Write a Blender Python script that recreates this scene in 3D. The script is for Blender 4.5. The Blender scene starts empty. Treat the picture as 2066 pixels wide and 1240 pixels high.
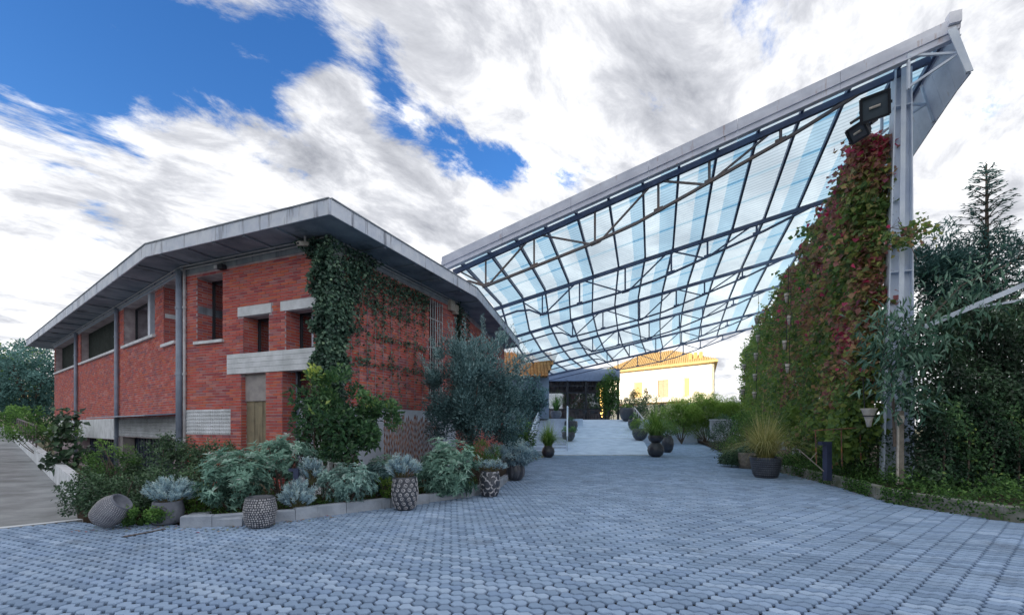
import bpy, math, random
import numpy as np
from mathutils import Vector, Matrix
SC = bpy.context.scene
COL = SC.collection
RNG = np.random.default_rng(7)
random.seed(7)
R = math.radians

# ------------------------------------------------------------------ camera, sky, sun, exposure
EYE, FOC, CX, HY = 1.6, 900.0, 1033.0, 858.0      # eye height in metres; focal length, axis and horizon in photo pixels
cam = bpy.data.cameras.new('camera'); camo = bpy.data.objects.new('camera', cam); COL.objects.link(camo)
camo.location = (0, 0, EYE); camo.rotation_euler = (R(90), 0, 0)
cam.sensor_width = 36.0; cam.lens = 36.0 * FOC / 2066.0
cam.shift_y = (HY - 620.0) / 2066.0
cam.clip_start = .05; cam.clip_end = 4000
SC.camera = camo

SUN_EL = R(8.5); SUN_H = Vector((-.79, -.61, 0)).normalized()
W = bpy.data.worlds.new('World'); SC.world = W; W.use_nodes = True
def build_world():
    nt = W.node_tree; N = nt.nodes; L = nt.links; N.clear()
    def node(t, **k):
        n = N.new(t)
        for a, b in k.items(): setattr(n, a, b)
        return n
    def math_(op, a, b=None, clamp=False):
        n = node('ShaderNodeMath', operation=op, use_clamp=clamp)
        for i, v in enumerate((a, b)):
            if v is None: continue
            if isinstance(v, (int, float)): n.inputs[i].default_value = v
            else: L.new(v, n.inputs[i])
        return n.outputs[0]
    out = node('ShaderNodeOutputWorld')
    sky = node('ShaderNodeTexSky', sky_type='NISHITA'); sky.sun_disc = False
    sky.sun_elevation = SUN_EL; sky.sun_rotation = math.atan2(SUN_H.x, SUN_H.y)
    sky.air_density = 1.0; sky.dust_density = .3; sky.ozone_density = 3.0
    hs = node('ShaderNodeHueSaturation'); hs.inputs['Saturation'].default_value = 1.2
    hs.inputs['Value'].default_value = 1.3; hs.inputs['Hue'].default_value = .515
    L.new(sky.outputs[0], hs.inputs['Color'])
    b1 = node('ShaderNodeBackground'); b1.inputs[1].default_value = .15; L.new(hs.outputs[0], b1.inputs[0])
    tc = node('ShaderNodeTexCoord'); sp = node('ShaderNodeSeparateXYZ'); L.new(tc.outputs['Generated'], sp.inputs[0])
    zz = math_('ADD', math_('MAXIMUM', sp.outputs[2], 0.0), .16)
    cb = node('ShaderNodeCombineXYZ')
    L.new(math_('DIVIDE', sp.outputs[0], zz), cb.inputs[0]); L.new(math_('DIVIDE', sp.outputs[1], zz), cb.inputs[1])
    rot = node('ShaderNodeMapping'); rot.inputs['Rotation'].default_value = (0, 0, R(46)); L.new(cb.outputs[0], rot.inputs[0])
    mp = node('ShaderNodeMapping'); mp.inputs['Scale'].default_value = (1.0, .62, 1); mp.inputs['Location'].default_value = (3.1, 1.7, 0)
    L.new(rot.outputs[0], mp.inputs[0])
    n1 = node('ShaderNodeTexNoise'); n1.inputs['Scale'].default_value = 3.0; n1.inputs['Detail'].default_value = 13
    n1.inputs['Roughness'].default_value = .66; n1.inputs['Distortion'].default_value = .25
    L.new(mp.outputs[0], n1.inputs['Vector'])
    mp2 = node('ShaderNodeMapping'); mp2.inputs['Location'].default_value = (3.22, 1.78, .05); mp2.inputs['Scale'].default_value = (1.0, .6, 1)
    L.new(rot.outputs[0], mp2.inputs[0])
    n2 = node('ShaderNodeTexNoise'); n2.inputs['Scale'].default_value = 5.2; n2.inputs['Detail'].default_value = 12; n2.inputs['Roughness'].default_value = .64; n2.inputs['Distortion'].default_value = .35
    L.new(mp2.outputs[0], n2.inputs['Vector'])
    # openings in the cloud deck: direction of each opening, half size, depth
    den = math_('ADD', n1.outputs[0], .15)
    for px, py, r, d in ((60, 60, .10, .20), (120, 50, .14, .175), (300, 100, .11, .165), (440, 175, .09, .16), (560, 240, .07, .16), (600, 50, .06, .17), (760, 120, .04, .10), (920, 290, .06, .20), (1010, 330, .05, .18), (790, 250, .05, .13), (1320, 210, .045, .11), (960, 150, .035, .14), (430, 390, .04, .14), (200, 430, .04, .14), (1150, 340, .04, .12), (1980, 150, .06, .12)):
        v = Vector(((px - CX) / FOC, 1, (HY - py) / FOC)).normalized()
        dp = node('ShaderNodeVectorMath', operation='DISTANCE'); L.new(tc.outputs['Generated'], dp.inputs[0]); dp.inputs[1].default_value = v
        mr = node('ShaderNodeMapRange', interpolation_type='SMOOTHSTEP')
        L.new(dp.outputs['Value'], mr.inputs[0]); mr.inputs[1].default_value = 0; mr.inputs[2].default_value = r * 1.7; mr.inputs[3].default_value = d; mr.inputs[4].default_value = 0
        den = math_('SUBTRACT', den, mr.outputs[0])
    low = node('ShaderNodeMapRange'); L.new(sp.outputs[2], low.inputs[0]); low.inputs[1].default_value = .02; low.inputs[2].default_value = .42; low.inputs[3].default_value = .15; low.inputs[4].default_value = 0
    den = math_('ADD', den, low.outputs[0])
    mk = node('ShaderNodeMapRange', interpolation_type='SMOOTHSTEP'); L.new(den, mk.inputs[0]); mk.inputs[1].default_value = .43; mk.inputs[2].default_value = .56
    sh = node('ShaderNodeValToRGB'); cr = sh.color_ramp
    cr.elements[0].position = .30; cr.elements[0].color = (.92, .92, .925, 1)
    cr.elements[1].position = .82; cr.elements[1].color = (.17, .18, .21, 1)
    e = cr.elements.new(.60); e.color = (.38, .39, .42, 1)
    e = cr.elements.new(.45); e.color = (.63, .635, .65, 1)
    # thick parts of the deck are grey below, thin edges and the low deck are white
    thick = node('ShaderNodeMapRange'); L.new(sp.outputs[2], thick.inputs[0]); thick.inputs[1].default_value = .12; thick.inputs[2].default_value = .5; thick.inputs[3].default_value = -.01; thick.inputs[4].default_value = .05
    L.new(math_('ADD', n2.outputs[0], thick.outputs[0]), sh.inputs[0])
    b2 = node('ShaderNodeBackground'); b2.inputs[1].default_value = 1.05; L.new(sh.outputs[0], b2.inputs[0])
    mx = node('ShaderNodeMixShader'); L.new(mk.outputs[0], mx.inputs[0]); L.new(b1.outputs[0], mx.inputs[1]); L.new(b2.outputs[0], mx.inputs[2])
    L.new(mx.outputs[0], out.inputs[0])
build_world()
sun = bpy.data.lights.new('sun', 'SUN'); suno = bpy.data.objects.new('sun', sun); COL.objects.link(suno)
sun.energy = 4.2; sun.angle = R(.5); sun.color = (1.0, .90, .74)
sd = Vector((SUN_H.x * math.cos(SUN_EL), SUN_H.y * math.cos(SUN_EL), math.sin(SUN_EL)))
suno.rotation_euler = sd.to_track_quat('Z', 'Y').to_euler(); suno.location = (-20, -20, 60)
SC.view_settings.view_transform = 'Standard'; SC.view_settings.look = 'None'
SC.view_settings.exposure = 0.86; SC.view_settings.gamma = 1.0; SC.view_settings.use_curve_mapping = False
SC.cycles.max_bounces = 7; SC.cycles.transparent_max_bounces = 8; SC.cycles.use_denoising = True

# ------------------------------------------------------------------ helpers
def at(px, py, y):
    """world point seen at photo pixel (px,py) at distance y from the camera plane"""
    return Vector(((px - CX) / FOC * y, y, EYE - (py - HY) / FOC * y))
def gnd(px, py, z=0.0):
    return at(px, py, FOC * (EYE - z) / (py - HY))

def tag(o, label=None, cat=None, group=None, kind=None):
    if label: o['label'] = label
    if cat: o['category'] = cat
    if group: o['group'] = group
    if kind: o['kind'] = kind
    return o
def thing(name, label, cat, loc, group=None):
    o = bpy.data.objects.new(name, None); COL.objects.link(o); o.location = loc; o.empty_display_size = .2
    return tag(o, label, cat, group)
def attach(o, parent):
    if parent is None: return
    o.parent = parent
    if parent.type == 'EMPTY': o.matrix_parent_inverse = Matrix.Translation(-parent.location)
def copy_tree(o, parent=None):
    c = o.copy(); COL.objects.link(c)
    if parent is not None: c.parent = parent
    for ch in list(o.children): copy_tree(ch, c)
    return c
def np_mesh(name, V, F, attr=None, smooth=False):
    """V (n,3) array; F list of faces or (m,k) array; attr per-vertex float"""
    me = bpy.data.meshes.new(name)
    V = np.asarray(V, dtype=np.float32)
    if isinstance(F, np.ndarray):
        tot = np.full(len(F), F.shape[1], np.int32); idx = F.reshape(-1).astype(np.int32)
    else:
        tot = np.array([len(f) for f in F], np.int32); idx = np.array([i for f in F for i in f], np.int32)
    me.vertices.add(len(V)); me.vertices.foreach_set('co', V.reshape(-1))
    me.loops.add(len(idx)); me.loops.foreach_set('vertex_index', idx)
    me.polygons.add(len(tot)); me.polygons.foreach_set('loop_start', np.concatenate(([0], np.cumsum(tot)[:-1])).astype(np.int32))
    me.update(calc_edges=True)
    me.polygons.foreach_set('use_smooth', np.full(len(tot), bool(smooth)))
    if attr is not None:
        a = me.attributes.new('v', 'FLOAT', 'POINT'); a.data.foreach_set('value', np.asarray(attr, np.float32))
    return me
def link_mesh(name, me, mat, parent=None):
    o = bpy.data.objects.new(name, me); COL.objects.link(o)
    if mat is not None and not me.materials: me.materials.append(mat)
    attach(o, parent); return o

class MB:
    """collects simple solids and links them as ONE mesh object"""
    def __init__(s): s.V = []; s.F = []; s.A = []; s.v = .5
    def add(s, vs, fs):
        b = len(s.V); s.V += [tuple(v) for v in vs]; s.F += [[b + i for i in f] for f in fs]; s.A += [s.v] * len(vs); return s
    def obox(s, o, a, b, c):
        o, a, b, c = Vector(o), Vector(a), Vector(b), Vector(c)
        vs = [o, o + a, o + a + b, o + b, o + c, o + a + c, o + a + b + c, o + b + c]
        fs = [(0, 3, 2, 1), (4, 5, 6, 7), (0, 1, 5, 4), (1, 2, 6, 5), (2, 3, 7, 6), (3, 0, 4, 7)]
        if a.cross(b).dot(c) < 0: fs = [f[::-1] for f in fs]
        return s.add(vs, fs)
    def box(s, c, d, rz=0):
        c = Vector(c); ca, sa = math.cos(rz), math.sin(rz)
        a = Vector((ca, sa, 0)) * d[0]; b = Vector((-sa, ca, 0)) * d[1]; u = Vector((0, 0, d[2]))
        return s.obox(c - a / 2 - b / 2 - u / 2, a, b, u)
    def bar(s, p, q, w, h=None, up=(0, 0, 1)):
        p, q = Vector(p), Vector(q); h = h or w; d = (q - p)
        x = d.cross(Vector(up))
        if x.length < 1e-5: x = d.cross(Vector((1, 0, 0)))
        x.normalize(); y = x.cross(d).normalized()
        return s.obox(p - x * w / 2 - y * h / 2, x * w, y * h, d)
    def tube(s, pts, r, n=6, cap=True):
        pts = [Vector(p) for p in pts]; rr = r if isinstance(r, (list, tuple)) else [r] * len(pts)
        vs = []; fs = []; ref = Vector((.31, .47, .83))
        for i, p in enumerate(pts):
            d = (pts[min(i + 1, len(pts) - 1)] - pts[max(i - 1, 0)]).normalized()
            x = d.cross(ref).normalized(); y = d.cross(x)
            for k in range(n):
                a = 2 * math.pi * k / n; vs.append(p + (x * math.cos(a) + y * math.sin(a)) * rr[i])
        for i in range(len(pts) - 1):
            for k in range(n):
                a, b = i * n + k, i * n + (k + 1) % n; fs.append((a, b, b + n, a + n))
        if cap: fs.append(tuple(range(n))[::-1]); fs.append(tuple(range((len(pts) - 1) * n, len(pts) * n)))
        return s.add(vs, fs)
    def lathe(s, c, prof, n=20, sx=1, sy=1):
        c = Vector(c); vs = []; fs = []
        for r, z in prof:
            for k in range(n):
                a = 2 * math.pi * k / n; vs.append(c + Vector((r * sx * math.cos(a), r * sy * math.sin(a), z)))
        for i in range(len(prof) - 1):
            for k in range(n):
                a, b = i * n + k, i * n + (k + 1) % n; fs.append((a, b, b + n, a + n))
        fs.append(tuple(range(n))[::-1]); fs.append(tuple(range((len(prof) - 1) * n, len(prof) * n)))
        return s.add(vs, fs)
    def prism(s, poly, z0, z1):
        n = len(poly)
        if sum(poly[i][0] * poly[(i + 1) % n][1] - poly[(i + 1) % n][0] * poly[i][1] for i in range(n)) < 0:
            poly = poly[::-1]; z0 = z0[::-1] if isinstance(z0, (list, tuple)) else z0; z1 = z1[::-1] if isinstance(z1, (list, tuple)) else z1
        g = lambda z, i: z[i] if isinstance(z, (list, tuple)) else z
        vs = [(p[0], p[1], g(z0, i)) for i, p in enumerate(poly)] + [(p[0], p[1], g(z1, i)) for i, p in enumerate(poly)]
        fs = [tuple(range(n))[::-1], tuple(range(n, 2 * n))] + [(i, (i + 1) % n, n + (i + 1) % n, n + i) for i in range(n)]
        return s.add(vs, fs)
    def quad(s, *p): return s.add(p, [tuple(range(len(p)))])
    def mesh(s, name, smooth=False): return np_mesh(name, np.array(s.V), s.F, np.array(s.A), smooth)
    def build(s, name, mat, parent=None, smooth=False): return link_mesh(name, s.mesh(name, smooth), mat, parent)

# ------------------------------------------------------------------ materials
MATS = {}
def M(name, c1, c2=None, scale=4, rough=.75, bump=0, bscale=60, spec=.3, metal=0, attr=None, streak=None, detail=6, lo=.35, hi=.65):
    """procedural surface: c1/c2 blotches, optional per-piece ramp (attr), optional vertical run-off stains (streak colour)"""
    m = bpy.data.materials.new(name); m.use_nodes = True; MATS[name] = m
    nt = m.node_tree; N = nt.nodes; L = nt.links; p = N['Principled BSDF']
    p.inputs['Roughness'].default_value = rough; p.inputs['Specular IOR Level'].default_value = spec; p.inputs['Metallic'].default_value = metal
    tc = N.new('ShaderNodeTexCoord'); co = tc.outputs['Object']
    def noise(sc, det=detail, v=None):
        n = N.new('ShaderNodeTexNoise'); n.inputs['Scale'].default_value = sc; n.inputs['Detail'].default_value = det; n.inputs['Roughness'].default_value = .6
        L.new(v or co, n.inputs['Vector']); return n.outputs[0]
    def rng_(v, a, b):
        n = N.new('ShaderNodeMapRange'); L.new(v, n.inputs[0]); n.inputs[1].default_value = a; n.inputs[2].default_value = b; return n.outputs[0]
    def mix(f, a, b, bt='MIX'):
        n = N.new('ShaderNodeMix'); n.data_type = 'RGBA'; n.blend_type = bt
        for s, v in ((0, f), (6, a), (7, b)):
            if isinstance(v, (int, float)): n.inputs[s].default_value = v
            elif isinstance(v, (tuple, list)): n.inputs[s].default_value = (*v[:3], 1)
            else: L.new(v, n.inputs[s])
        return n.outputs[2]
    col = None
    if attr:
        a = N.new('ShaderNodeAttribute'); a.attribute_name = 'v'
        rp = N.new('ShaderNodeValToRGB'); cr = rp.color_ramp
        cr.elements[0].position = 0; cr.elements[0].color = (*attr[0], 1); cr.elements[1].position = 1; cr.elements[1].color = (*attr[-1], 1)
        for i, c in enumerate(attr[1:-1]): e = cr.elements.new((i + 1) / (len(attr) - 1)); e.color = (*c, 1)
        L.new(a.outputs['Fac'], rp.inputs[0]); col = rp.outputs[0]
    if c2 is not None:
        f = rng_(noise(scale), lo, hi)
        col = mix(f, col if col is not None else c1, c2) if not attr else mix(mathmul(N, L, f, .55), col, c2)
    elif col is None:
        col = mix(rng_(noise(scale), .3, .7), tuple(c * .88 for c in c1), tuple(min(1, c * 1.1) for c in c1))
    if streak:
        mp = N.new('ShaderNodeMapping'); mp.inputs['Scale'].default_value = (1, 1, .12); L.new(co, mp.inputs[0])
        f = rng_(noise(streak[1], 8, mp.outputs[0]), streak[2], streak[2] + .16)
        col = mix(f, col, streak[0])
    L.new(col, p.inputs['Base Color'])
    if bump:
        b = N.new('ShaderNodeBump'); b.inputs['Strength'].default_value = bump; b.inputs['Distance'].default_value = .02
        L.new(noise(bscale, 4), b.inputs['Height']); L.new(b.outputs[0], p.inputs['Normal'])
    return m
def mathmul(N, L, v, k):
    n = N.new('ShaderNodeMath'); n.operation = 'MULTIPLY'; L.new(v, n.inputs[0]); n.inputs[1].default_value = k; return n.outputs[0]
def leaf_mat(name, ramp, rough=.45, trans=.3, spec=.35):
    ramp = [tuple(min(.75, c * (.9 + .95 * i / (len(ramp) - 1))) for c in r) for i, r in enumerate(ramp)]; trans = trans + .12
    m = bpy.data.materials.new(name); m.use_nodes = True; MATS[name] = m
    nt = m.node_tree; N = nt.nodes; L = nt.links; p = N['Principled BSDF']; out = N['Material Output']
    a = N.new('ShaderNodeAttribute'); a.attribute_name = 'v'
    rp = N.new('ShaderNodeValToRGB'); cr = rp.color_ramp
    cr.elements[0].position = 0; cr.elements[0].color = (*ramp[0], 1); cr.elements[1].position = 1; cr.elements[1].color = (*ramp[-1], 1)
    for i, c in enumerate(ramp[1:-1]): e = cr.elements.new((i + 1) / (len(ramp) - 1)); e.color = (*c, 1)
    L.new(a.outputs['Fac'], rp.inputs[0]); L.new(rp.outputs[0], p.inputs['Base Color'])
    p.inputs['Roughness'].default_value = rough; p.inputs['Specular IOR Level'].default_value = spec
    t = N.new('ShaderNodeBsdfTranslucent'); L.new(rp.outputs[0], t.inputs[0])
    mx = N.new('ShaderNodeMixShader'); mx.inputs[0].default_value = trans
    L.new(p.outputs[0], mx.inputs[1]); L.new(t.outputs[0], mx.inputs[2]); L.new(mx.outputs[0], out.inputs[0]); return m
def glass_mat(name, tint=(.75, .85, .9), refl=.25, dark=0.0):
    m = bpy.data.materials.new(name); m.use_nodes = True; MATS[name] = m
    nt = m.node_tree; N = nt.nodes; L = nt.links; N.remove(N['Principled BSDF']); out = N['Material Output']
    t = N.new('ShaderNodeBsdfTransparent'); t.inputs[0].default_value = (*tint, 1)
    g = N.new('ShaderNodeBsdfGlossy'); g.inputs['Roughness'].default_value = .03; g.inputs[0].default_value = (.9, .95, 1, 1)
    f = N.new('ShaderNodeFresnel'); f.inputs[0].default_value = 1.5
    ad = N.new('ShaderNodeMath'); ad.operation = 'ADD'; ad.use_clamp = True; L.new(f.outputs[0], ad.inputs[0]); ad.inputs[1].default_value = refl
    mx = N.new('ShaderNodeMixShader'); L.new(ad.outputs[0], mx.inputs[0]); L.new(t.outputs[0], mx.inputs[1]); L.new(g.outputs[0], mx.inputs[2]); L.new(mx.outputs[0], out.inputs[0]); return m
def sheet_mat(name, col, clear, ribs=32):
    """ribbed translucent roofing sheet: light passes through it, fine ribs run across"""
    m = bpy.data.materials.new(name); m.use_nodes = True; MATS[name] = m
    nt = m.node_tree; N = nt.nodes; L = nt.links; p = N['Principled BSDF']; out = N['Material Output']
    a = N.new('ShaderNodeAttribute'); a.attribute_name = 'v'
    w = N.new('ShaderNodeMath'); w.operation = 'FRACT'; L.new(mathmul(N, L, a.outputs['Fac'], ribs), w.inputs[0])
    mr = N.new('ShaderNodeMapRange'); L.new(w.outputs[0], mr.inputs[0]); mr.inputs[1].default_value = .55; mr.inputs[2].default_value = .8
    rp = N.new('ShaderNodeMix'); rp.data_type = 'RGBA'; L.new(mr.outputs[0], rp.inputs[0]); rp.inputs[6].default_value = (*col, 1); rp.inputs[7].default_value = (*[c * .72 for c in col], 1)
    tr = N.new('ShaderNodeBsdfTranslucent'); L.new(rp.outputs[2], tr.inputs[0])
    L.new(rp.outputs[2], p.inputs['Base Color']); p.inputs['Roughness'].default_value = .35
    m1 = N.new('ShaderNodeMixShader'); m1.inputs[0].default_value = .92; L.new(p.outputs[0], m1.inputs[1]); L.new(tr.outputs[0], m1.inputs[2])
    tp = N.new('ShaderNodeBsdfTransparent'); tp.inputs[0].default_value = (*col, 1)
    m2 = N.new('ShaderNodeMixShader'); m2.inputs[0].default_value = clear; L.new(m1.outputs[0], m2.inputs[1]); L.new(tp.outputs[0], m2.inputs[2])
    L.new(m2.outputs[0], out.inputs[0]); return m

paver_m = M('paver_concrete', None, (.19, .27, .39), scale=.9, rough=.8, bump=.45, bscale=110, attr=[(.26, .37, .56), (.37, .50, .70), (.30, .42, .60), (.20, .29, .44), (.43, .56, .75)], streak=((.15, .20, .28), 1.1, .58))
joint_m = M('joint_sand', (.012, .016, .024), (.03, .035, .04), scale=6, rough=1)
soil_m = M('soil', (.035, .025, .018), (.07, .05, .035), scale=9, rough=1, bump=.6, bscale=30)
earth_m = M('earth', (.10, .11, .06), (.16, .14, .09), scale=.5, rough=1)
asphalt_m = M('asphalt_drive', (.36, .38, .40), (.20, .21, .22), scale=1.2, rough=.95, bump=.4, bscale=90)
concrete_m = M('concrete', (.52, .55, .60), (.36, .39, .44), scale=2.2, rough=.85, bump=.25, bscale=50)
ramp_m = M('ramp_concrete', (.64, .74, .90), (.48, .58, .74), scale=1.6, rough=.85, bump=.3, bscale=20)
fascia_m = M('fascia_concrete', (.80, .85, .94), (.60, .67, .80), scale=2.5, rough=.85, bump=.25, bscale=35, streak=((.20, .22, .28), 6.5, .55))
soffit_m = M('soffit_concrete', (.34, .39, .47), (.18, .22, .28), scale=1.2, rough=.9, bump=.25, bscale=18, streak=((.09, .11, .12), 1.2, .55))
brick_m = M('brick', None, (.20, .09, .11), scale=1.1, rough=.85, bump=.5, bscale=70, attr=[(.52, .115, .10), (.60, .135, .11), (.34, .13, .16), (.65, .25, .21), (.55, .12, .10), (.62, .17, .10), (.38, .09, .10)], lo=.5, hi=.8, streak=((.24, .10, .11), 2.2, .62))
mortar_m = M('mortar', (.56, .49, .52), (.34, .27, .30), scale=3, rough=1)
white_m = M('white_painted_concrete', (.80, .84, .90), (.58, .62, .66), scale=3, rough=.8, bump=.2, bscale=40, streak=((.42, .45, .48), 4, .6))
grey_m = M('grey_render', (.34, .38, .43), (.22, .25, .30), scale=3, rough=.9, streak=((.12, .13, .15), 3, .55))
steel_m = M('canopy_steel', (.085, .12, .22), (.06, .085, .16), scale=2, rough=.5, spec=.5, streak=((.12, .09, .07), 6, .66))
rusty_steel_m = M('weathered_truss_steel', (.16, .17, .20), (.22, .17, .15), scale=5, rough=.7)
colsteel_m = M('column_steel', (.72, .80, .92), (.56, .65, .80), scale=2, rough=.5, spec=.5, streak=((.24, .17, .15), 9, .70))
facesteel_m = M('canopy_fascia_steel', (.70, .74, .86), (.54, .58, .70), scale=2, rough=.5, spec=.5, streak=((.40, .27, .24), 7, .61))
sheetw_m = sheet_mat('white_roof_sheet', (.90, .97, 1.0), .64)
sheetb_m = sheet_mat('blue_roof_sheet', (.74, .89, .97), .5)
pipe_m = M('downpipe_steel', (.30, .36, .47), (.20, .25, .34), scale=3, rough=.45, spec=.5)
pipew_m = M('pale_pipe', (.62, .64, .68), (.45, .45, .48), scale=6, rough=.5, streak=((.25, .18, .14), 7, .66))
dark_m = M('dark_metal', (.02, .024, .035), rough=.5, spec=.5)
darkblue_m = M('dark_blue_paint', (.045, .06, .12), (.03, .04, .08), scale=3, rough=.4, spec=.5)
louvre_m = M('green_louvre', (.05, .07, .065), (.03, .04, .04), scale=4, rough=.6)
frame_m = M('pale_window_frame', (.55, .62, .75), rough=.4, spec=.5)
cream_m = M('cream_plaster', (.72, .62, .42), rough=.9)
board_m = M('weathered_boarding', (.33, .29, .20), (.22, .20, .15), scale=4, rough=.85, streak=((.14, .12, .09), 8, .55))
cement_m = M('cement_infill', (.42, .40, .40), (.30, .29, .30), scale=5, rough=.95, bump=.3, bscale=40)
rust_m = M('rusty_chain', (.34, .15, .07), (.10, .07, .09), scale=9, rough=.9)
bark_m = M('bark', (.16, .13, .11), (.09, .075, .065), scale=14, rough=1, bump=.6, bscale=30)
stem_m = M('green_stem', (.10, .12, .06), (.14, .11, .07), scale=8, rough=.9)
glass_m = glass_mat('window_glass', (.60, .68, .74), .30)
pavglass_m = glass_mat('pavilion_glass', (.55, .65, .75), .22)
lampglass_m = M('lamp_glass', (.10, .13, .16), rough=.08, spec=.8)
potdark_m = M('dark_glazed_pot', (.035, .04, .055), (.07, .08, .10), scale=10, rough=.35, spec=.6)
potstripe_m = M('pale_pot_relief', (.56, .56, .58), (.30, .30, .33), scale=20, rough=.7)
potgrey_m = M('grey_pot', (.20, .22, .26), (.12, .13, .17), scale=6, rough=.7)
timber_m = M('grey_timber', (.28, .26, .23), (.18, .16, .14), scale=8, rough=.9)
clay_m = M('white_clay', (.60, .57, .52), (.44, .40, .36), scale=12, rough=.8)
housew_m = M('house_wall', (.88, .82, .66), (.84, .77, .60), scale=1, rough=.9)
housetrim_m = M('house_eave', (.70, .48, .20), (.62, .42, .17), scale=1, rough=.8)
tile_m = M('roof_tile', None, (.50, .34, .14), scale=2, rough=.9, attr=[(.60, .42, .18), (.68, .50, .24), (.56, .36, .15)])
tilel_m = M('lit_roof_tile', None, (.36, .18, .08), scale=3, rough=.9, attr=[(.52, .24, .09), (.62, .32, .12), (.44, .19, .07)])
shutter_m = M('shutter', (.45, .36, .24), rough=.8)
kerb_m = M('kerb_stone', (.40, .45, .52), (.28, .32, .38), scale=4, rough=.9, bump=.4, bscale=50, streak=((.15, .17, .17), 4, .58))
mossk_m = M('mossy_kerb_stone', (.34, .34, .34), (.14, .16, .11), scale=2.5, rough=.95, bump=.6, bscale=30)
shade_ridge_m = M('shade_ridge_green', (.05, .07, .035), (.09, .10, .05), scale=.06, rough=1)  # for the unseen ridge added to block the low sun
warm_m = bpy.data.materials.new('fairy_bulb'); warm_m.use_nodes = True
_p = warm_m.node_tree.nodes['Principled BSDF']; _p.inputs['Emission Color'].default_value = (1, .62, .18, 1); _p.inputs['Emission Strength'].default_value = 2.5; _p.inputs['Base Color'].default_value = (.8, .5, .2, 1)

# ------------------------------------------------------------------ ground, paving, beds
D2 = Vector((.3778, .9259)); T2 = Vector((.9259, -.3778))         # canopy/right facade direction and its perpendicular
PAVE = [(-12, 2.2), (-12, 3.0), (-7.95, 6.9), (-7.3, 7.5), (-6.93, 7.35), (-5.75, 7.32), (-4.85, 7.12), (-3.67, 7.62), (-2.37, 8.78), (-.93, 10.1), (-.35, 11.3), (-.07, 13.3), (.3, 16.5), (1.2, 21), (2.05, 24),
        (7.5, 24), (11.9, 46), (18.6, 46), (13.8, 30.6), (11.0, 22.5), (9.5, 18), (9.04, 14.1), (8.45, 11.3), (7.85, 9.17), (8.27, 7.5), (9.8, 6.3), (14, 4.6), (14, 2.2)]
def inside(p, poly):
    c = False; n = len(poly)
    for i in range(n):
        a, b = poly[i], poly[(i + 1) % n]
        if (a[1] > p[1]) != (b[1] > p[1]) and p[0] < (b[0] - a[0]) * (p[1] - a[1]) / (b[1] - a[1]) + a[0]: c = not c
    return c
g = MB(); g.quad((-900, -900, -.10), (900, -900, -.10), (900, 1500, -.10), (-900, 1500, -.10)); tag(g.build('ground', earth_m), kind='structure')
g = MB(); g.prism([(-14, -6), (14, -6)] + [p for p in PAVE[::-1]][0:0] + [(14, 4.6), (9.8, 6.3), (8.27, 7.5), (7.85, 9.17), (8.45, 11.3), (9.04, 14.1), (9.5, 18), (11.0, 22.5), (13.8, 30.6), (18.6, 46), (11.9, 46), (7.5, 24), (2.05, 24), (1.2, 21), (.3, 16.5), (-.07, 13.3), (-.35, 11.3), (-.93, 10.1), (-2.37, 8.78), (-3.67, 7.62), (-4.85, 7.12), (-5.75, 7.32), (-6.93, 7.35), (-7.3, 7.5), (-7.95, 6.9), (-14, 1.4)], -.09, -.032)
paving = tag(g.build('pavement', joint_m), kind='structure')
def paver_geo():
    w = .132; Rr = w / math.sqrt(3)
    out = [(0, Rr), (-w / 2, Rr / 2), (-w / 2, -Rr / 2), (0, -Rr), (w / 2, -Rr / 2), (w, -Rr), (1.5 * w, -Rr / 2), (1.5 * w, Rr / 2), (w, Rr), (w / 2, Rr / 2)]
    c = (w / 2, 0)
    def ins(k):
        r = []
        n = len(out)
        for i in range(n):
            p, q, s = Vector(out[i - 1]), Vector(out[i]), Vector(out[(i + 1) % n])
            e1 = (q - p).normalized(); e2 = (s - q).normalized(); n1 = Vector((-e1.y, e1.x)); n2 = Vector((-e2.y, e2.x))
            m = (n1 + n2); m = m / max(m.dot(n1), .3); r.append((q.x + m.x * k - c[0], q.y + m.y * k - c[1]))
        return r
    a, b = ins(.0132), ins(.0178); n = 10
    V = [(x, y, -.034) for x, y in a] + [(x, y, -.009) for x, y in a] + [(x, y, 0) for x, y in b] + [(0, Rr / 2 - .03, -.003), (0, -Rr / 2 + .03, -.003)]
    F = [(i, (i + 1) % n, n + (i + 1) % n, n + i) for i in range(n)] + [(n + i, n + (i + 1) % n, 2 * n + (i + 1) % n, 2 * n + i) for i in range(n)]
    F += [tuple(2 * n + i for i in (0, 1, 2, 3, 4, 9)), tuple(2 * n + i for i in (4, 5, 6, 7, 8, 9))]
    return np.array(V[:3 * n]), F, w, Rr
PV, PF, pw, pR = paver_geo()
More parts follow.
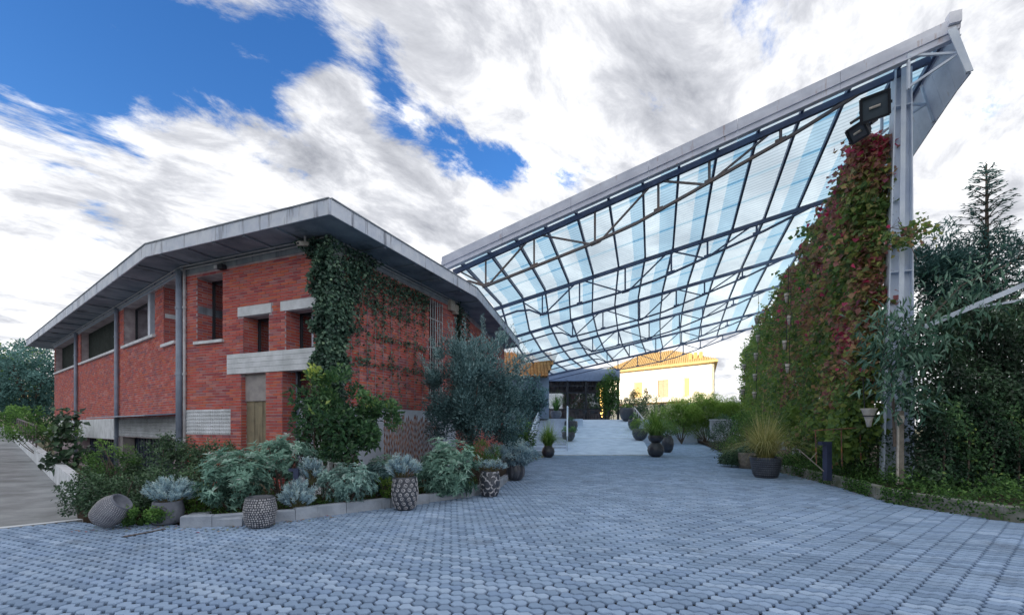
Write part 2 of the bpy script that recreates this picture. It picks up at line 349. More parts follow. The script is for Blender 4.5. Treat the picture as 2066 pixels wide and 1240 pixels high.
def lay_pavers():
    ang = math.atan2(T2.y, T2.x); ca, sa = math.cos(ang), math.sin(ang); spots = []
    pitch = 1.5 * pR
    for r in range(-60, 470):
        off = (r % 2) * pw / 2 + ((r // 2) % 2) * pw
        for k in range(-130, 130):
            x = k * 2 * pw + off; y = r * pitch
            X = x * ca - y * sa; Y = x * sa + y * ca
            if Y < 2.3 or Y > 45.5 or abs(X) > 1.25 * Y + .6 or not inside((X, Y), PAVE): continue
            spots.append((X, Y))
    spots.sort(key=lambda p: p[0] ** 2 + p[1] ** 2 + (0 if abs(p[0]) < 1.12 * p[1] and p[1] > 3.9 else 1e6))
    meshes = []
    for i in range(6):
        me = np_mesh('paver', PV, PF, np.full(len(PV), i / 5)); me.materials.append(paver_m); meshes.append(me)
    for X, Y in spots[:300]:
        o = bpy.data.objects.new('paver', random.choice(meshes)); COL.objects.link(o); o.parent = paving
        o.location = (X, Y, random.uniform(-.003, .002)); o.rotation_euler = (random.gauss(0, .006), random.gauss(0, .006), ang + random.gauss(0, .008))
    rest = np.array(spots[300:]); n = len(rest); k = len(PV)
    tz = RNG.uniform(-.003, .002, n); tx = RNG.normal(0, .006, n); ty = RNG.normal(0, .006, n); tr = ang + RNG.normal(0, .008, n)
    c, s = np.cos(tr)[:, None], np.sin(tr)[:, None]
    V = np.empty((n, k, 3)); px, py, pz = PV[:, 0][None], PV[:, 1][None], PV[:, 2][None]
    V[..., 0] = px * c - py * s + rest[:, :1]; V[..., 1] = px * s + py * c + rest[:, 1:]; V[..., 2] = pz + tz[:, None] + px * ty[:, None] + py * tx[:, None]
    F = [[f + i * k for f in ff] for i in range(n) for ff in PF]
    o = link_mesh('paver_field', np_mesh('paver_field', V.reshape(-1, 3), F, np.repeat(RNG.uniform(0, 1, n), k)), paver_m, paving); o['kind'] = 'stuff'
    print('pavers', len(spots))
lay_pavers()
# asphalt drive, planting beds
g = MB(); g.prism([(-14, 1.4), (-7.95, 6.95), (-7.32, 7.6), (-8.6, 9.0), (-34.6, 30.9), (-60, 52.5), (-75, 38), (-30, 0)], -.09, [0, 0, 0, .02, .85, 1.7, 1.7, .0]); tag(g.build('drive', asphalt_m), kind='structure')
g = MB(); g.prism([(-14.0, 1.44), (-7.95, 6.98), (-7.30, 7.62), (-7.36, 7.70), (-8.03, 7.06), (-14.1, 1.56)], -.05, .006); tag(g.build('drive_edge', white_m), kind='structure')
BEDL = [(-6.95, 7.42), (-5.75, 7.40), (-4.75, 7.2), (-3.60, 7.74), (-2.30, 8.9), (-.90, 10.2), (-.40, 11.4), (-.15, 13.3), (.2, 16.5), (.9, 21), (.6, 26), (-3, 26), (-26, 28), (-9.2, 9.4), (-7.5, 7.7)]
g = MB(); g.prism(BEDL, -.09, .10); bedl = tag(g.build('planting_bed', soil_m), kind='structure')
BEDR = [(14, 4.8), (9.9, 6.5), (8.42, 7.65), (8.02, 9.2), (8.6, 11.3), (9.2, 14.1), (9.66, 18), (11.15, 22.5), (13.95, 30.6), (18.7, 46), (40, 46), (30, 10), (22, 4)]
g = MB(); g.prism(BEDR, -.09, .20); bedr = tag(g.build('planting_bed', soil_m), kind='structure')
def kerb(name, label, pts, h, w, mat, step=.9, z0=-.03):
    root = thing(name, label, 'kerb', (pts[0][0], pts[0][1], 0))
    for a, b in zip(pts[:-1], pts[1:]):
        a, b = Vector((*a, 0)), Vector((*b, 0)); L = (b - a).length; n = max(1, round(L / step))
        for i in range(n):
            p = a.lerp(b, i / n); q = a.lerp(b, (i + 1) / n); d = (q - p).normalized(); nn = Vector((-d.y, d.x, 0))
            hh = h + random.uniform(-.012, .012); j = nn * random.uniform(-.008, .008)
            m = MB(); P = [p + d * .004 + j, q - d * .004 + j]; e = .018
            base = [P[0] - nn * 0, P[1], P[1] + nn * w, P[0] + nn * w]
            vs = [(*v.xy, z0) for v in base] + [(*v.xy, hh - e) for v in base] + [(*(v + (P[0] + P[1]) * 0 + (nn * e if k < 2 else -nn * e) + (d * e if k in (0, 3) else -d * e)).xy, hh) for k, v in enumerate(base)]
            fs = [(0, 1, 5, 4), (1, 2, 6, 5), (2, 3, 7, 6), (3, 0, 4, 7), (4, 5, 9, 8), (5, 6, 10, 9), (6, 7, 11, 10), (7, 4, 8, 11), (8, 9, 10, 11)]
            m.add(vs, fs); m.build('kerb_stone', mat, root)
    return root
kerb('garden_kerb', 'grey stone kerb in front of the silver shrubs beside the brick building', [(-5.2, 6.98), (-4.75, 7.06), (-3.67, 7.56), (-2.37, 8.72), (-.93, 10.04), (-.35, 11.24), (-.05, 13.3)], .19, .13, kerb_m, 1.1)
kerb('mossy_kerb', 'low mossy stone kerb under the hedge and vines at the right', [(14, 4.6), (9.8, 6.3), (8.27, 7.5), (7.85, 9.17), (8.45, 11.3), (9.04, 14.1), (9.5, 18)][::-1], .25, .2, mossk_m, .8)
# retaining wall along the drive
def retaining():
    a, b = Vector((-8.75, 8.95)), Vector((-34.0, 30.2)); d = (b - a).normalized(); n = Vector((d.y, -d.x)); n = -n if n.y < 0 else n
    root = thing('retaining_wall', 'long pale concrete retaining wall along the grey drive at the left edge', 'wall', (a.x, a.y, 0))
    L = (b - a).length; k = 16
    for i in range(k):
        p = a + d * (L * i / k + .006); q = a + d * (L * (i + 1) / k - .006)
        m = MB(); f0, f1 = .85 * i / k, .85 * (i + 1) / k; m.prism([p, q, q + n * .18, p + n * .18], -.05, [.50 + f0, .50 + f1, .50 + f1, .50 + f0]); m.build('panel', white_m, root)
    rl = MB(); rl.bar((*(a + d * 12 + n * .1), 1.6), (*(a + d * 26 + n * .1), 2.0), .05)
    for i in range(9): p = a + d * (12 + 1.75 * i) + n * .1; rl.bar((*p, .7), (*p, 1.6 + .4 * i / 8), .04)
    rl.build('railing', rusty_steel_m, root)
retaining()
# unseen ridge added behind the viewer to keep the low sun off the courtyard
def shade_ridge():
    c = Vector((SUN_H.x, SUN_H.y)) * 320; t = Vector((-SUN_H.y, SUN_H.x)); V = []; F = []
    nu, nv = 60, 14
    for i in range(nu + 1):
        u = (i / nu - .5) * 700
        for j in range(nv + 1):
            w = (j / nv - .5) * 2; h = 61 * max(0, math.cos(w * math.pi / 2)) ** .8 + 1.0 * math.sin(u * .07 + j) + .5 * math.sin(u * .23 + j * 2)
            p = c + t * u + Vector((SUN_H.x, SUN_H.y)) * (w * 90); V.append((p.x, p.y, max(h, 0) - .3 if abs(w) < .99 else -.3))
    for i in range(nu):
        for j in range(nv): a = i * (nv + 1) + j; F.append((a, a + 1, a + nv + 2, a + nv + 1))
    tag(link_mesh('shade_ridge', np_mesh('shade_ridge', V, F, None, True), shade_ridge_m), kind='structure')
shade_ridge()

# ------------------------------------------------------------------ brick building
class Fac:
    def __init__(s, o, d, n): s.o = Vector(o); s.d = Vector(d).normalized(); s.n = Vector(n).normalized()
    def pt(s, a, n, z): p = s.o + s.d * a + s.n * n; return Vector((p.x, p.y, z))
    def S(s, px): r = (px - CX) / FOC; return (r * s.o.y - s.o.x) / (s.d.x - r * s.d.y)
    def Z(s, px, py): y = s.o.y + s.d.y * s.S(px); return EYE - (py - HY) / FOC * y
    def box(s, mb, s0, s1, n0, n1, z0, z1):
        return mb.obox(s.pt(s0, n0, z0), s.pt(s1, n0, z0) - s.pt(s0, n0, z0), s.pt(s0, n1, z0) - s.pt(s0, n0, z0), Vector((0, 0, z1 - z0)))
C2 = Vector((-3.97, 9.7)); MID = Fac(C2, (-.9259, .3778), (-.3778, -.9259))
B2 = C2 + MID.d * 4.86; LEF = Fac(B2, (-.798, .602), (-.602, -.798))
RIG = Fac(C2, D2, (.9259, -.3778))
E2 = Vector((-1.92, 14.72)); FAR = Fac(E2, (.169, .986), (.986, -.169))
ZT = 5.70                                                        # underside of the roof slab
bld = thing('brick_building', 'two storey red brick building with overhanging concrete roof slab', 'building', (C2.x, C2.y, 0))
BW, BH, JT = .232, .056, .014
def solid_wall(fac, s0, s1, z0, z1, holes, t=.42):
    xs = sorted({s0, s1} | {h[k] for h in holes for k in (0, 1)}); zs = sorted({z0, z1} | {h[k] for h in holes for k in (2, 3)})
    xs = [x for x in xs if s0 <= x <= s1]; zs = [z for z in zs if z0 <= z <= z1]; m = MB()
    for a, b in zip(xs[:-1], xs[1:]):
        run = None
        for c, d in zip(zs[:-1], zs[1:]):
            x, z = (a + b) / 2, (c + d) / 2
            if any(h[0] < x < h[1] and h[2] < z < h[3] for h in holes): continue
            fac.box(m, a, b, -t, 0, c, d)
    return m
def brick_spots(s0, s1, z0, z1, holes):
    out = []; r = 0; z = z0
    while z + BH <= z1 + .001:
        x = s0 - (BW + JT) * (.5 if r % 2 else 0); 
        while x < s1:
            a, b = max(x, s0), min(x + BW, s1); segs = [(a, b)]
            for h in holes:
                if h[3] <= z + .01 or h[2] >= z + BH - .01: continue
                ns = []
                for p, q in segs:
                    if q <= h[0] or p >= h[1]: ns.append((p, q)); continue
                    if p < h[0]: ns.append((p, h[0]))
                    if q > h[1]: ns.append((h[1], q))
                segs = ns
            out += [(p, q, z) for p, q in segs if q - p > .035]
            x += BW + JT
        z += BH + JT; r += 1
    return out
def brick_run(mb, fac, spots, depth=.03, proud=.008):
    for a, b, z in spots:
        mb.v = random.random(); pr = proud + random.uniform(-.003, .004)
        P = [fac.pt(a, -depth, z), fac.pt(b, -depth, z), fac.pt(b, pr, z), fac.pt(a, pr, z)]
        Q = [p + Vector((0, 0, BH)) for p in P]
        fs = [(0, 1, 2, 3), (7, 6, 5, 4), (3, 2, 6, 7), (0, 3, 7, 4), (2, 1, 5, 6)]
        if (P[1] - P[0]).cross(P[3] - P[0]).z > 0: fs = [f[::-1] for f in fs]
        mb.add(P + Q, fs)
def jamb(mb, fac, s, z0, z1, depth, sign):
    """bricks on the side of an opening; sign=+1 faces towards +s"""
    p = fac.pt(s, 0, 0); j = Fac((p.x, p.y), (-fac.n.x, -fac.n.y), (fac.d.x * sign, fac.d.y * sign))
    brick_run(mb, j, brick_spots(.01, depth - .01, z0 + .006, z1 - .01, []), .01, .006)
# --- middle facade
mS, mZ = MID.S, MID.Z
H1 = (mS(450), mS(398), mZ(425, 687), 5.36)
H2 = (mS(543), mS(491), mZ(515, 713), mZ(515, 634))
H3 = (mS(633), mS(577), mZ(605, 704), mZ(605, 621))
HD1 = (mS(537), mS(487), .0, mZ(512, 753)); HD2 = (mS(641), mS(570), .0, mZ(605, 742))
BEAM = (mS(650), mS(460), mZ(460, 755), mZ(460, 716)); PANEL = (mS(466), mS(374), mZ(418, 876), mZ(418, 826))
holes_m = [H1, H2, H3, HD1, HD2]
mw = solid_wall(MID, .0, 4.86, -.1, ZT, holes_m).build('wall', mortar_m, bld)
skip_m = holes_m + [BEAM, PANEL, (.0, .33, 0, 6), (mS(640) - .02, mS(566), mZ(605, 622), mZ(605, 603)), (mS(549), mS(480), mZ(515, 636), mZ(515, 616))]
spots = brick_spots(.34, 4.78, .12, 5.46, skip_m)
full = sorted([p for p in spots if p[1] - p[0] > BW - .002 and p[2] > 2.2], key=lambda p: p[0] - .5 * p[2])[:300]
fs_ = set(full); ang = math.atan2(MID.d.y, MID.d.x)
bms = []
for i in range(6):
    m = MB(); m.v = i / 5; m.box((0, 0, 0), (BW, .038, BH)); me = m.mesh('brick'); me.materials.append(brick_m); bms.append(me)
for a, b, z in full:
    o = bpy.data.objects.new('brick', random.choice(bms)); COL.objects.link(o); o.parent = mw
    o.location = MID.pt((a + b) / 2, -.011 + random.uniform(-.003, .004), z + BH / 2); o.rotation_euler = (0, 0, ang)
rest = MB(); brick_run(rest, MID, [p for p in spots if p not in fs_])
for h, dp in ((H1, .42), (H2, .42), (H3, .42), (HD2, .42), (HD1, .14)):
    jamb(rest, MID, h[1], max(h[2], .12), h[3], dp, -1); jamb(rest, MID, h[0], max(h[2], .12), h[3], dp, 1)
rest.build('brickwork', brick_m, mw)['kind'] = 'stuff'
def part(fac, name, mat, s0, s1, n0, n1, z0, z1, parent=bld):
    m = MB(); fac.box(m, s0, s1, n0, n1, z0, z1); return m.build(name, mat, parent)
part(MID, 'ring_beam', grey_m, .0, 4.80, .0, .02, 5.48, ZT - .002)
part(MID, 'lintel', white_m, mS(641), mS(567), -.1, .022, mZ(605, 623), mZ(605, 604))
part(MID, 'lintel', white_m, mS(548), mS(481), -.1, .022, mZ(515, 635), mZ(515, 616))
bm_ = part(MID, 'beam', white_m, *BEAM[:2], -.2, .03, BEAM[2], BEAM[3])
for k in (.27, .52, .77):
    z = BEAM[2] + (BEAM[3] - BEAM[2]) * k; part(MID, 'board_mark', grey_m, BEAM[0] + .02, BEAM[1] - .02, .029, .0315, z, z + .008, bm_)
part(MID, 'sill', white_m, H1[0] - .05, H1[1] + .06, -.3, .07, H1[2] - .07, H1[2])
part(MID, 'concrete_block', grey_m, H1[1] - .012, H1[1] + .002, -.40, -.02, mZ(425, 628), mZ(425, 612))
part(MID, 'corner_pier', white_m, -.012, .34, -.3, .012, 0, 5.48)
part(RIG, 'corner_pier', white_m, .0, .43, -.3, .014, 0, ZT - .004)
def window(fac, h, depth, frame, name='window', parent=bld, mull=1, sash=None):
    s0, s1, z0, z1 = h; f = .05; m = MB()
    fac.box(m, s0, s0 + f, -depth - .06, -depth, z0, z1); fac.box(m, s1 - f, s1, -depth - .06, -depth, z0, z1)
    fac.box(m, s0 + f, s1 - f, -depth - .06, -depth, z0, z0 + f); fac.box(m, s0 + f, s1 - f, -depth - .06, -depth, z1 - f, z1)
    w = m.build(name, dark_m, parent)
    for k in range(mull):
        x = s0 + (s1 - s0) * (k + 1) / (mull + 1); part(fac, 'mullion', frame, x - .032, x + .032, -depth - .05, -depth + .01, z0 + f, z1 - f, w)
    part(fac, 'pane', glass_m, s0 + f, s1 - f, -depth - .035, -depth - .028, z0 + f, z1 - f, w)
    return w
for h in (H1, H2, H3):
    w_ = window(MID, h, .38, frame_m, mull=1); zz = h[2] + (h[3] - h[2]) * (.05 if h is H1 else .45)
    part(MID, 'blind', cream_m, h[0] + .06, h[0] + (h[1] - h[0]) * .5, -.50, -.48, zz, h[3] - .05, w_)
# blocked door and blue door
part(MID, 'infill_panel', cement_m, HD1[0], HD1[1], -.3, -.10, mZ(512, 808), HD1[3])
for k in range(6):
    a = HD1[0] + (HD1[1] - HD1[0]) * k / 6; b = HD1[0] + (HD1[1] - HD1[0]) * (k + 1) / 6
    part(MID, 'door_board', board_m, a + .002, b - .002, -.2, -.13 - .008 * (k % 2), .0, mZ(512, 808) - .002)
dr = part(MID, 'door', frame_m, HD2[0] + .04, HD2[1] - .04, -.46, -.41, .1, mZ(605, 805))
part(MID, 'door_frame', pipe_m, HD2[1] - .05, HD2[1], -.47, -.36, 0, HD2[3]); part(MID, 'door_frame', pipe_m, HD2[0], HD2[0] + .05, -.47, -.36, 0, HD2[3])
part(MID, 'door_handle', dark_m, HD2[1] - .14, HD2[1] - .11, -.41, -.36, 1.15, 1.35, dr)
window(MID, (HD2[0] + .05, HD2[1] - .05, mZ(605, 803), HD2[3]), .38, frame_m, 'transom_window', mull=0)
def relief(fac, r, name):
    p = part(fac, name, white_m, r[0], r[1], -.05, .014, r[2], r[3]); m = MB()
    nr, nc = 7, max(4, round((r[1] - r[0]) / .082)); dh = (r[3] - r[2]) / nr; dw = (r[1] - r[0]) / nc
    for i in range(nr):
        for j in range(nc):
            a, z = r[0] + dw * (j + .08), r[2] + dh * (i + .25)
            pts = [fac.pt(a + dw * t * .9, .024, z + dh * .45 * math.sin(math.pi * t)) for t in (0, .25, .5, .75, 1)]
            for q, w_ in zip(pts[:-1], pts[1:]): m.bar(q, w_, .02, .016, (fac.n.x, fac.n.y, 0))
    m.build('relief', white_m, p)['kind'] = 'stuff'
relief(MID, PANEL, 'patterned_panel')
# --- right facade
rS, rZ = RIG.S, RIG.Z
PL = 2.03
HB = (rS(865), rS(893), rZ(878, 800), 5.40)
rw = solid_wall(RIG, .0, 5.5, -.1, ZT, [HB]).build('wall', mortar_m, bld)
rb = MB(); brick_run(rb, RIG, brick_spots(.44, 5.46, PL + .01, 5.46, [HB])); jamb(rb, RIG, HB[1], max(HB[2], PL), HB[3], .3, -1); jamb(rb, RIG, HB[0], max(HB[2], PL), HB[3], .3, 1)
rb.build('brickwork', brick_m, rw)['kind'] = 'stuff'
part(RIG, 'plinth', frame_m, .43, 5.5, .0, .03, 0, PL); part(RIG, 'ring_beam', grey_m, .44, 5.5, .0, .022, 5.48, ZT - .002)
bw = window(RIG, HB, .3, frame_m, 'barred_window', mull=1)
for k in range(6):
    x = HB[0] + (HB[1] - HB[0]) * (k + .5) / 6; m = MB(); m.tube([RIG.pt(x, .02, HB[2]), RIG.pt(x, .02, HB[3])], .013); m.build('bar', pipew_m, bw)
for z in (.2, .5, .8): part(RIG, 'bar', pipew_m, HB[0], HB[1], .0, .012, HB[2] + (HB[3] - HB[2]) * z, HB[2] + (HB[3] - HB[2]) * z + .025, bw)
# --- left facade
lS = LEF.S; LL = 18.6; SILL = 4.25
HL = [(lS(313), lS(250), SILL, 5.55), (lS(238), lS(163), SILL, 5.55), (lS(157), LL - .25, SILL, 5.55), (lS(356), lS(331), 3.86, 5.55)]
HG = [(lS(350), lS(243), -.05, 1.22), (lS(236), lS(160), -.05, 1.1)]
lw = solid_wall(LEF, .0, LL, -.1, ZT, HL + HG).build('wall', mortar_m, bld)
lb = MB(); brick_run(lb, LEF, brick_spots(.06, LL - .05, 1.86, 5.50, HL)); 
jamb(lb, LEF, HL[3][1], 3.86, 5.5, .42, -1); jamb(lb, LEF, HL[0][0], SILL, 5.5, .42, 1)
lb.build('brickwork', brick_m, lw)['kind'] = 'stuff'
part(LEF, 'ring_beam', frame_m, .06, LL, .0, .022, 5.55, ZT - .002)
part(LEF, 'concrete_band', white_m, lS(238), LL, -.02, .03, 1.12, 1.84)
relief(LEF, (lS(358), lS(240), 1.24, 1.80), 'patterned_panel')
m = MB(); a0, a1 = lS(364), lS(233); m.obox(LEF.pt(a0, .0, 1.90), LEF.pt(a1, 0, 1.90) - LEF.pt(a0, 0, 1.90), LEF.pt(a0, .75, 1.84) - LEF.pt(a0, 0, 1.90), (0, 0, .035)); m.build('awning', pipe_m, bld)
for h in HL[:3]: part(LEF, 'sill', white_m, h[0] - .06, h[1] + .04, -.3, .08, SILL - .08, SILL)
part(LEF, 'sill', white_m, HL[3][0] - .05, HL[3][1] + .05, -.3, .08, 3.78, 3.86)
part(LEF, 'concrete_block', white_m, HL[3][1] - .012, HL[3][1] + .002, -.40, -.02, 4.62, 4.74)
window(LEF, HL[0], .30, frame_m, mull=1); window(LEF, HL[3], .36, frame_m, mull=0)
part(LEF, 'window_post', frame_m, HL[0][0] + .55, HL[0][0] + .78, -.36, -.02, SILL, 5.55)
for h in HL[1:3]:
    b = part(LEF, 'louvre_panel', louvre_m, h[0], h[1], -.34, -.30, h[2], h[3]); n = int((h[1] - h[0]) / .14)
    for k in range(n):
        x = h[0] + (h[1] - h[0]) * (k + .5) / n; part(LEF, 'slat', louvre_m, x - .02, x + .02, -.30, -.24, h[2] + .03, h[3] - .03, b)
for h in HG:
    b = part(LEF, 'garage_door', darkblue_m, h[0] + .02, h[1] - .02, -.40, -.34, h[2], h[3]); n = int((h[1] - h[0]) / .3)
    for k in range(n):
        x = h[0] + (h[1] - h[0]) * (k + .5) / n; part(LEF, 'rib', darkblue_m, x - .03, x + .03, -.34, -.31, h[2] + .02, h[3] - .02, b)
part(LEF, 'concrete_jamb', cement_m, HG[0][1] - .35, HG[0][1] + .02, -.3, .012, 0, 1.22)
def downpipe(fac, s, mat, r=.05, off=.08, z1=5.62):
    m = MB(); m.tube([fac.pt(s, off, 0), fac.pt(s, off, z1)], r, 8); p = m.build('downpipe', mat, bld, True)
    for z in (1.2, 2.9, 4.6): q = MB(); q.lathe(fac.pt(s, off, z), [(r + .012, 0), (r + .012, .05)], 8); q.build('pipe_clip', mat, p)
downpipe(LEF, lS(158), pipe_m, .06); downpipe(LEF, lS(241), pipe_m, .06); downpipe(LEF, .10, pipe_m, .075, .09); downpipe(MID, 4.78, pipew_m, .035, .05)
# --- far right facade
fw = solid_wall(FAR, .0, 9, -.1, ZT, []).build('wall', mortar_m, bld)
fb = MB(); brick_run(fb, FAR, brick_spots(.02, 8.9, .12, 5.5, [])); fb.build('brickwork', brick_m, fw)['kind'] = 'stuff'
# --- rear walls and rooms
m = MB(); PB = [FAR.pt(9, -.2, 0).xy, Vector((-8, 30)), Vector((-19, 31)), LEF.pt(LL, -.2, 0).xy]
for a, b in zip(PB[:-1], PB[1:]): n = (b - a).normalized(); m.prism([a, b, b + Vector((-n.y, n.x)) * .2, a + Vector((-n.y, n.x)) * .2], -.1, ZT)
m.build('rear_wall', grey_m, bld)
m = MB(); MID.box(m, .6, 4.6, -3.2, -3.1, 0, ZT); RIG.box(m, 1, 5.4, -2.2, -2.1, 0, ZT); LEF.box(m, .6, 18, -3.1, -3.0, 0, ZT); m.build('interior_wall', cream_m, bld)
m = MB(); m.prism([C2 + Vector((-.5, .8)), E2 + Vector((-.5, .3)), Vector((-6, 26)), Vector((-18, 27)), LEF.pt(LL, -.5, 0).xy, LEF.pt(.6, -.6, 0).xy], 2.55, 2.75); m.build('upper_floor', cream_m, bld)
# --- roof slab with ribbed soffit
F0 = Vector((-8.87, 10.84)); F1 = Vector((-3.53, 8.66)); F2 = Vector((-1.15, 14.25)); F3 = Vector((.35, 23.2)); FL = F0 + LEF.d * 20.3
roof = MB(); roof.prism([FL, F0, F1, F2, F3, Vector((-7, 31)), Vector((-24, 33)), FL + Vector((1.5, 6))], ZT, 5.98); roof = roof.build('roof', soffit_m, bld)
def fascia(a, b, i):
    d = (b - a).normalized(); n = Vector((d.y, -d.x)); m = MB()
    n_ = 5
    P = [a + n * .0, b, b + n * .03, a + n * .03]
    m.prism([a, b, b + n * .03, a + n * .03], ZT - .012, 5.985); f = m.build('fascia', fascia_m, roof)
    m = MB(); m.prism([a - n * .06 - d * .0, b - n * .06, b + n * .05, a + n * .05], 5.987, 6.012); m.build('coping', grey_m, roof)
for i, (a, b) in enumerate(((FL, F0), (F0, F1), (F1, F2), (F2, F3))): fascia(a, b, i)
for fac, s0, s1, st in ((MID, .7, 4.9, .95), (RIG, .9, 5.8, 1.2), (LEF, .8, 18, 1.5)):
    s = s0
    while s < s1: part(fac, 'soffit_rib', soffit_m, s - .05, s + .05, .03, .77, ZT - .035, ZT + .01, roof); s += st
for fac, s0, s1 in ((MID, .0, 4.86), (RIG, .3, 5.6), (LEF, .0, 18.5)):
    for off, z, r in ((.06, 5.60, .016), (.11, 5.655, .014)):
        m = MB(); m.tube([fac.pt(s0, off, z), fac.pt(s1, off, z)], r, 6); m.build('conduit', pipew_m, bld)
p = MID.pt(3.35, .07, 5.47); m = MB(); m.box(p, (.2, .12, .1), ang); jb = m.build('junction_box', dark_m, bld); m = MB(); m.box(p + Vector((-.0, -.0, 0)) + MID.pt(.12, .03, 0) - MID.pt(0, 0, 0), (.1, .1, .08), ang); m.build('lamp_cover', pipew_m, jb)
def cctv(c, dr, label, n):
    c = Vector(c); t = thing('security_camera', label, 'camera', c); d = Vector(dr).normalized()
    m = MB(); m.bar(c - d * .12, c + d * .12, .09, .08); m.build('housing', clay_m, t)
    m = MB(); m.bar(c + d * .12, c + d * .125, .06, .05); m.build('lens', dark_m, t)
    m = MB(); m.bar(c - d * .05 + Vector((0, 0, .04)), c - d * .05 + Vector((0, 0, .17)), .03); m.build('bracket', pipew_m, t)
cctv(MID.pt(.42, .32, 5.49), (-.5, -.85, -.25), 'white security camera under the roof beside the ivy covered corner', 0)
m = MB(); RIG.box(m, rS(902), rS(911), .02, .14, rZ(906, 627), rZ(906, 607)); ac = m.build('alarm_box', clay_m, bld); m = MB(); RIG.box(m, rS(911), rS(919), .02, .16, rZ(914, 634), rZ(914, 616)); m.build('alarm_box', clay_m, bld)

# ------------------------------------------------------------------ glazed canopy
HR = [8.65, 8.14, 8.12, 8.12, 7.95, 7.92]
RT = [Vector((9.5 + 2.04 * i, 11 + 5.0 * i, EYE + HR[i])) for i in range(6)]
LB = [Vector((-2.05, 15.7, 6.98))] + [Vector((.24 + 2.04 * (i - 1), 20.6 + 5.0 * (i - 1), EYE + 5.7)) for i in range(1, 6)]
EXT = [1.0, 1.1, 1.25, 1.35, 1.42, 1.45]
LT = [RT[i] + (LB[i] - RT[i]) * EXT[i] for i in range(6)]
OVER = 1.065
def roofpt(u, w):
    """u 0..1 along a truss from low to high end, w = truss index (fractional)"""
    if w <= 0: return LT[0].lerp(RT[0], u) + Vector((-D2.x, -D2.y, 0)) * (-w) * 5.4
    i = min(int(w), 4); f = w - i
    return LT[i].lerp(RT[i], u).lerp(LT[i + 1].lerp(RT[i + 1], u), f)
can = thing('glazed_canopy', 'large sloping steel truss canopy with translucent striped roof sheets over the courtyard', 'canopy', (RT[0].x, RT[0].y, 0))
NP = 13
PU = [.03 + .97 * j / (NP - 1) for j in range(NP)]
for j, u in enumerate(PU + [1.06]):                                # purlins
    m = MB(); pts = [roofpt(u, w) + Vector((0, 0, .14)) for w in (-.085, 0, 1, 2, 3, 4, 5, 5.1)]
    for a, b in zip(pts[:-1], pts[1:]): m.bar(a, b, .07, .13)
    m.build('purlin', steel_m, can)
def roof_sheet(u0, u1, w0, w1, mat, dz):
    n = 6; V = []; A = []
    for i in range(n + 1):
        w = w0 + (w1 - w0) * i / n
        for u in (u0, u1): V.append(roofpt(u, w) + Vector((0, 0, .225 + dz))); A.append(w)
    V2 = [v + Vector((0, 0, .006)) for v in V]; k = len(V)
    F = [(2 * i, 2 * i + 1, 2 * i + 3, 2 * i + 2) for i in range(n)]; F = [f[::-1] for f in F] + [tuple(i + k for i in f) for f in F]
    return link_mesh('roof_sheet', np_mesh('roof_sheet', V + V2, F, A + A), mat, can)
edges = [0.0] + PU[1:-1] + [1.0, OVER]
for j in range(len(edges) - 1):
    a, b = edges[j], edges[j + 1]; c = a + (b - a) * (.58 if j % 2 else .5)
    for i in range(5):
        w0 = -.10 if i == 0 else i - .005; w1 = i + 1 + (.1 if i == 4 else 0)
        nk = 4 if i < 2 else 1; cuts = [w0 + (w1 - w0) * k / nk for k in range(nk + 1)]
        for k in range(nk):
            roof_sheet(a, c, cuts[k] - (.03 if k else 0), cuts[k + 1], sheetw_m, .007 * (k % 2)); roof_sheet(c, b, cuts[k] - (.03 if k else 0), cuts[k + 1], sheetb_m if (j % 5) != 4 else sheetw_m, .003 + .007 * (k % 2))
def belly(u): 
    xs = [0, .07, .10, .38, .42, .60, .64, .80, .84, .94]; ds = [.42, .60, .95, 1.02, 1.12, .78, .72, .40, .34, .05]
    return float(np.interp(u, xs, ds))
for i in range(6):
    t = MB()
    e = 1.0 / EXT[i]; k0 = 1 - e
    P = lambda u, dz=0: roofpt(u, i) + Vector((0, 0, dz))
    t.bar(P(0, 0), P(OVER - .015, 0), .09 if i else .11, .15 if i else .16); tr = t.build('truss', steel_m, can)
    conv = lambda u: k0 + e * u if i else u
    us = [0, .05, .10, .21, .38, .50, .62, .72, .82, .94]
    b = MB()
    bl = rusty_steel_m if i == 0 else steel_m
    for a, c in zip(us[:-1], us[1:]): b.bar(P(conv(a), -belly(a)), P(conv(c), -belly(c)), .09, .07)
    if k0 > .02: b.bar(P(0, -.45), P(conv(0), -belly(0)), .08, .07)
    b.build('bottom_chord', bl, tr)
    def web(a, da, c, dc, w=.05):
        m = MB(); m.bar(P(conv(a), -da), P(conv(c), -dc), w, w * 1.2); m.build('web_member', bl, tr)
    for u in (.10, .24, .40, .55, .66, .80): web(u, .05, u, belly(u))
    for a, c in ((.02, .10), (.22, .11), (.26, .39), (.53, .41), (.56, .65), (.78, .67)): web(a, .06, c, belly(c) - .02, .045)
    for u in (.10, .24, .40, .55, .66, .80):
        m = MB(); q = P(conv(u), -belly(u)); d = (RT[i] - LT[i]).normalized(); m.obox(q - d * .13 + Vector((0, -.012, -.03)), d * .26, (0, .024, 0), (0, 0, .13)); m.build('gusset', bl, tr)
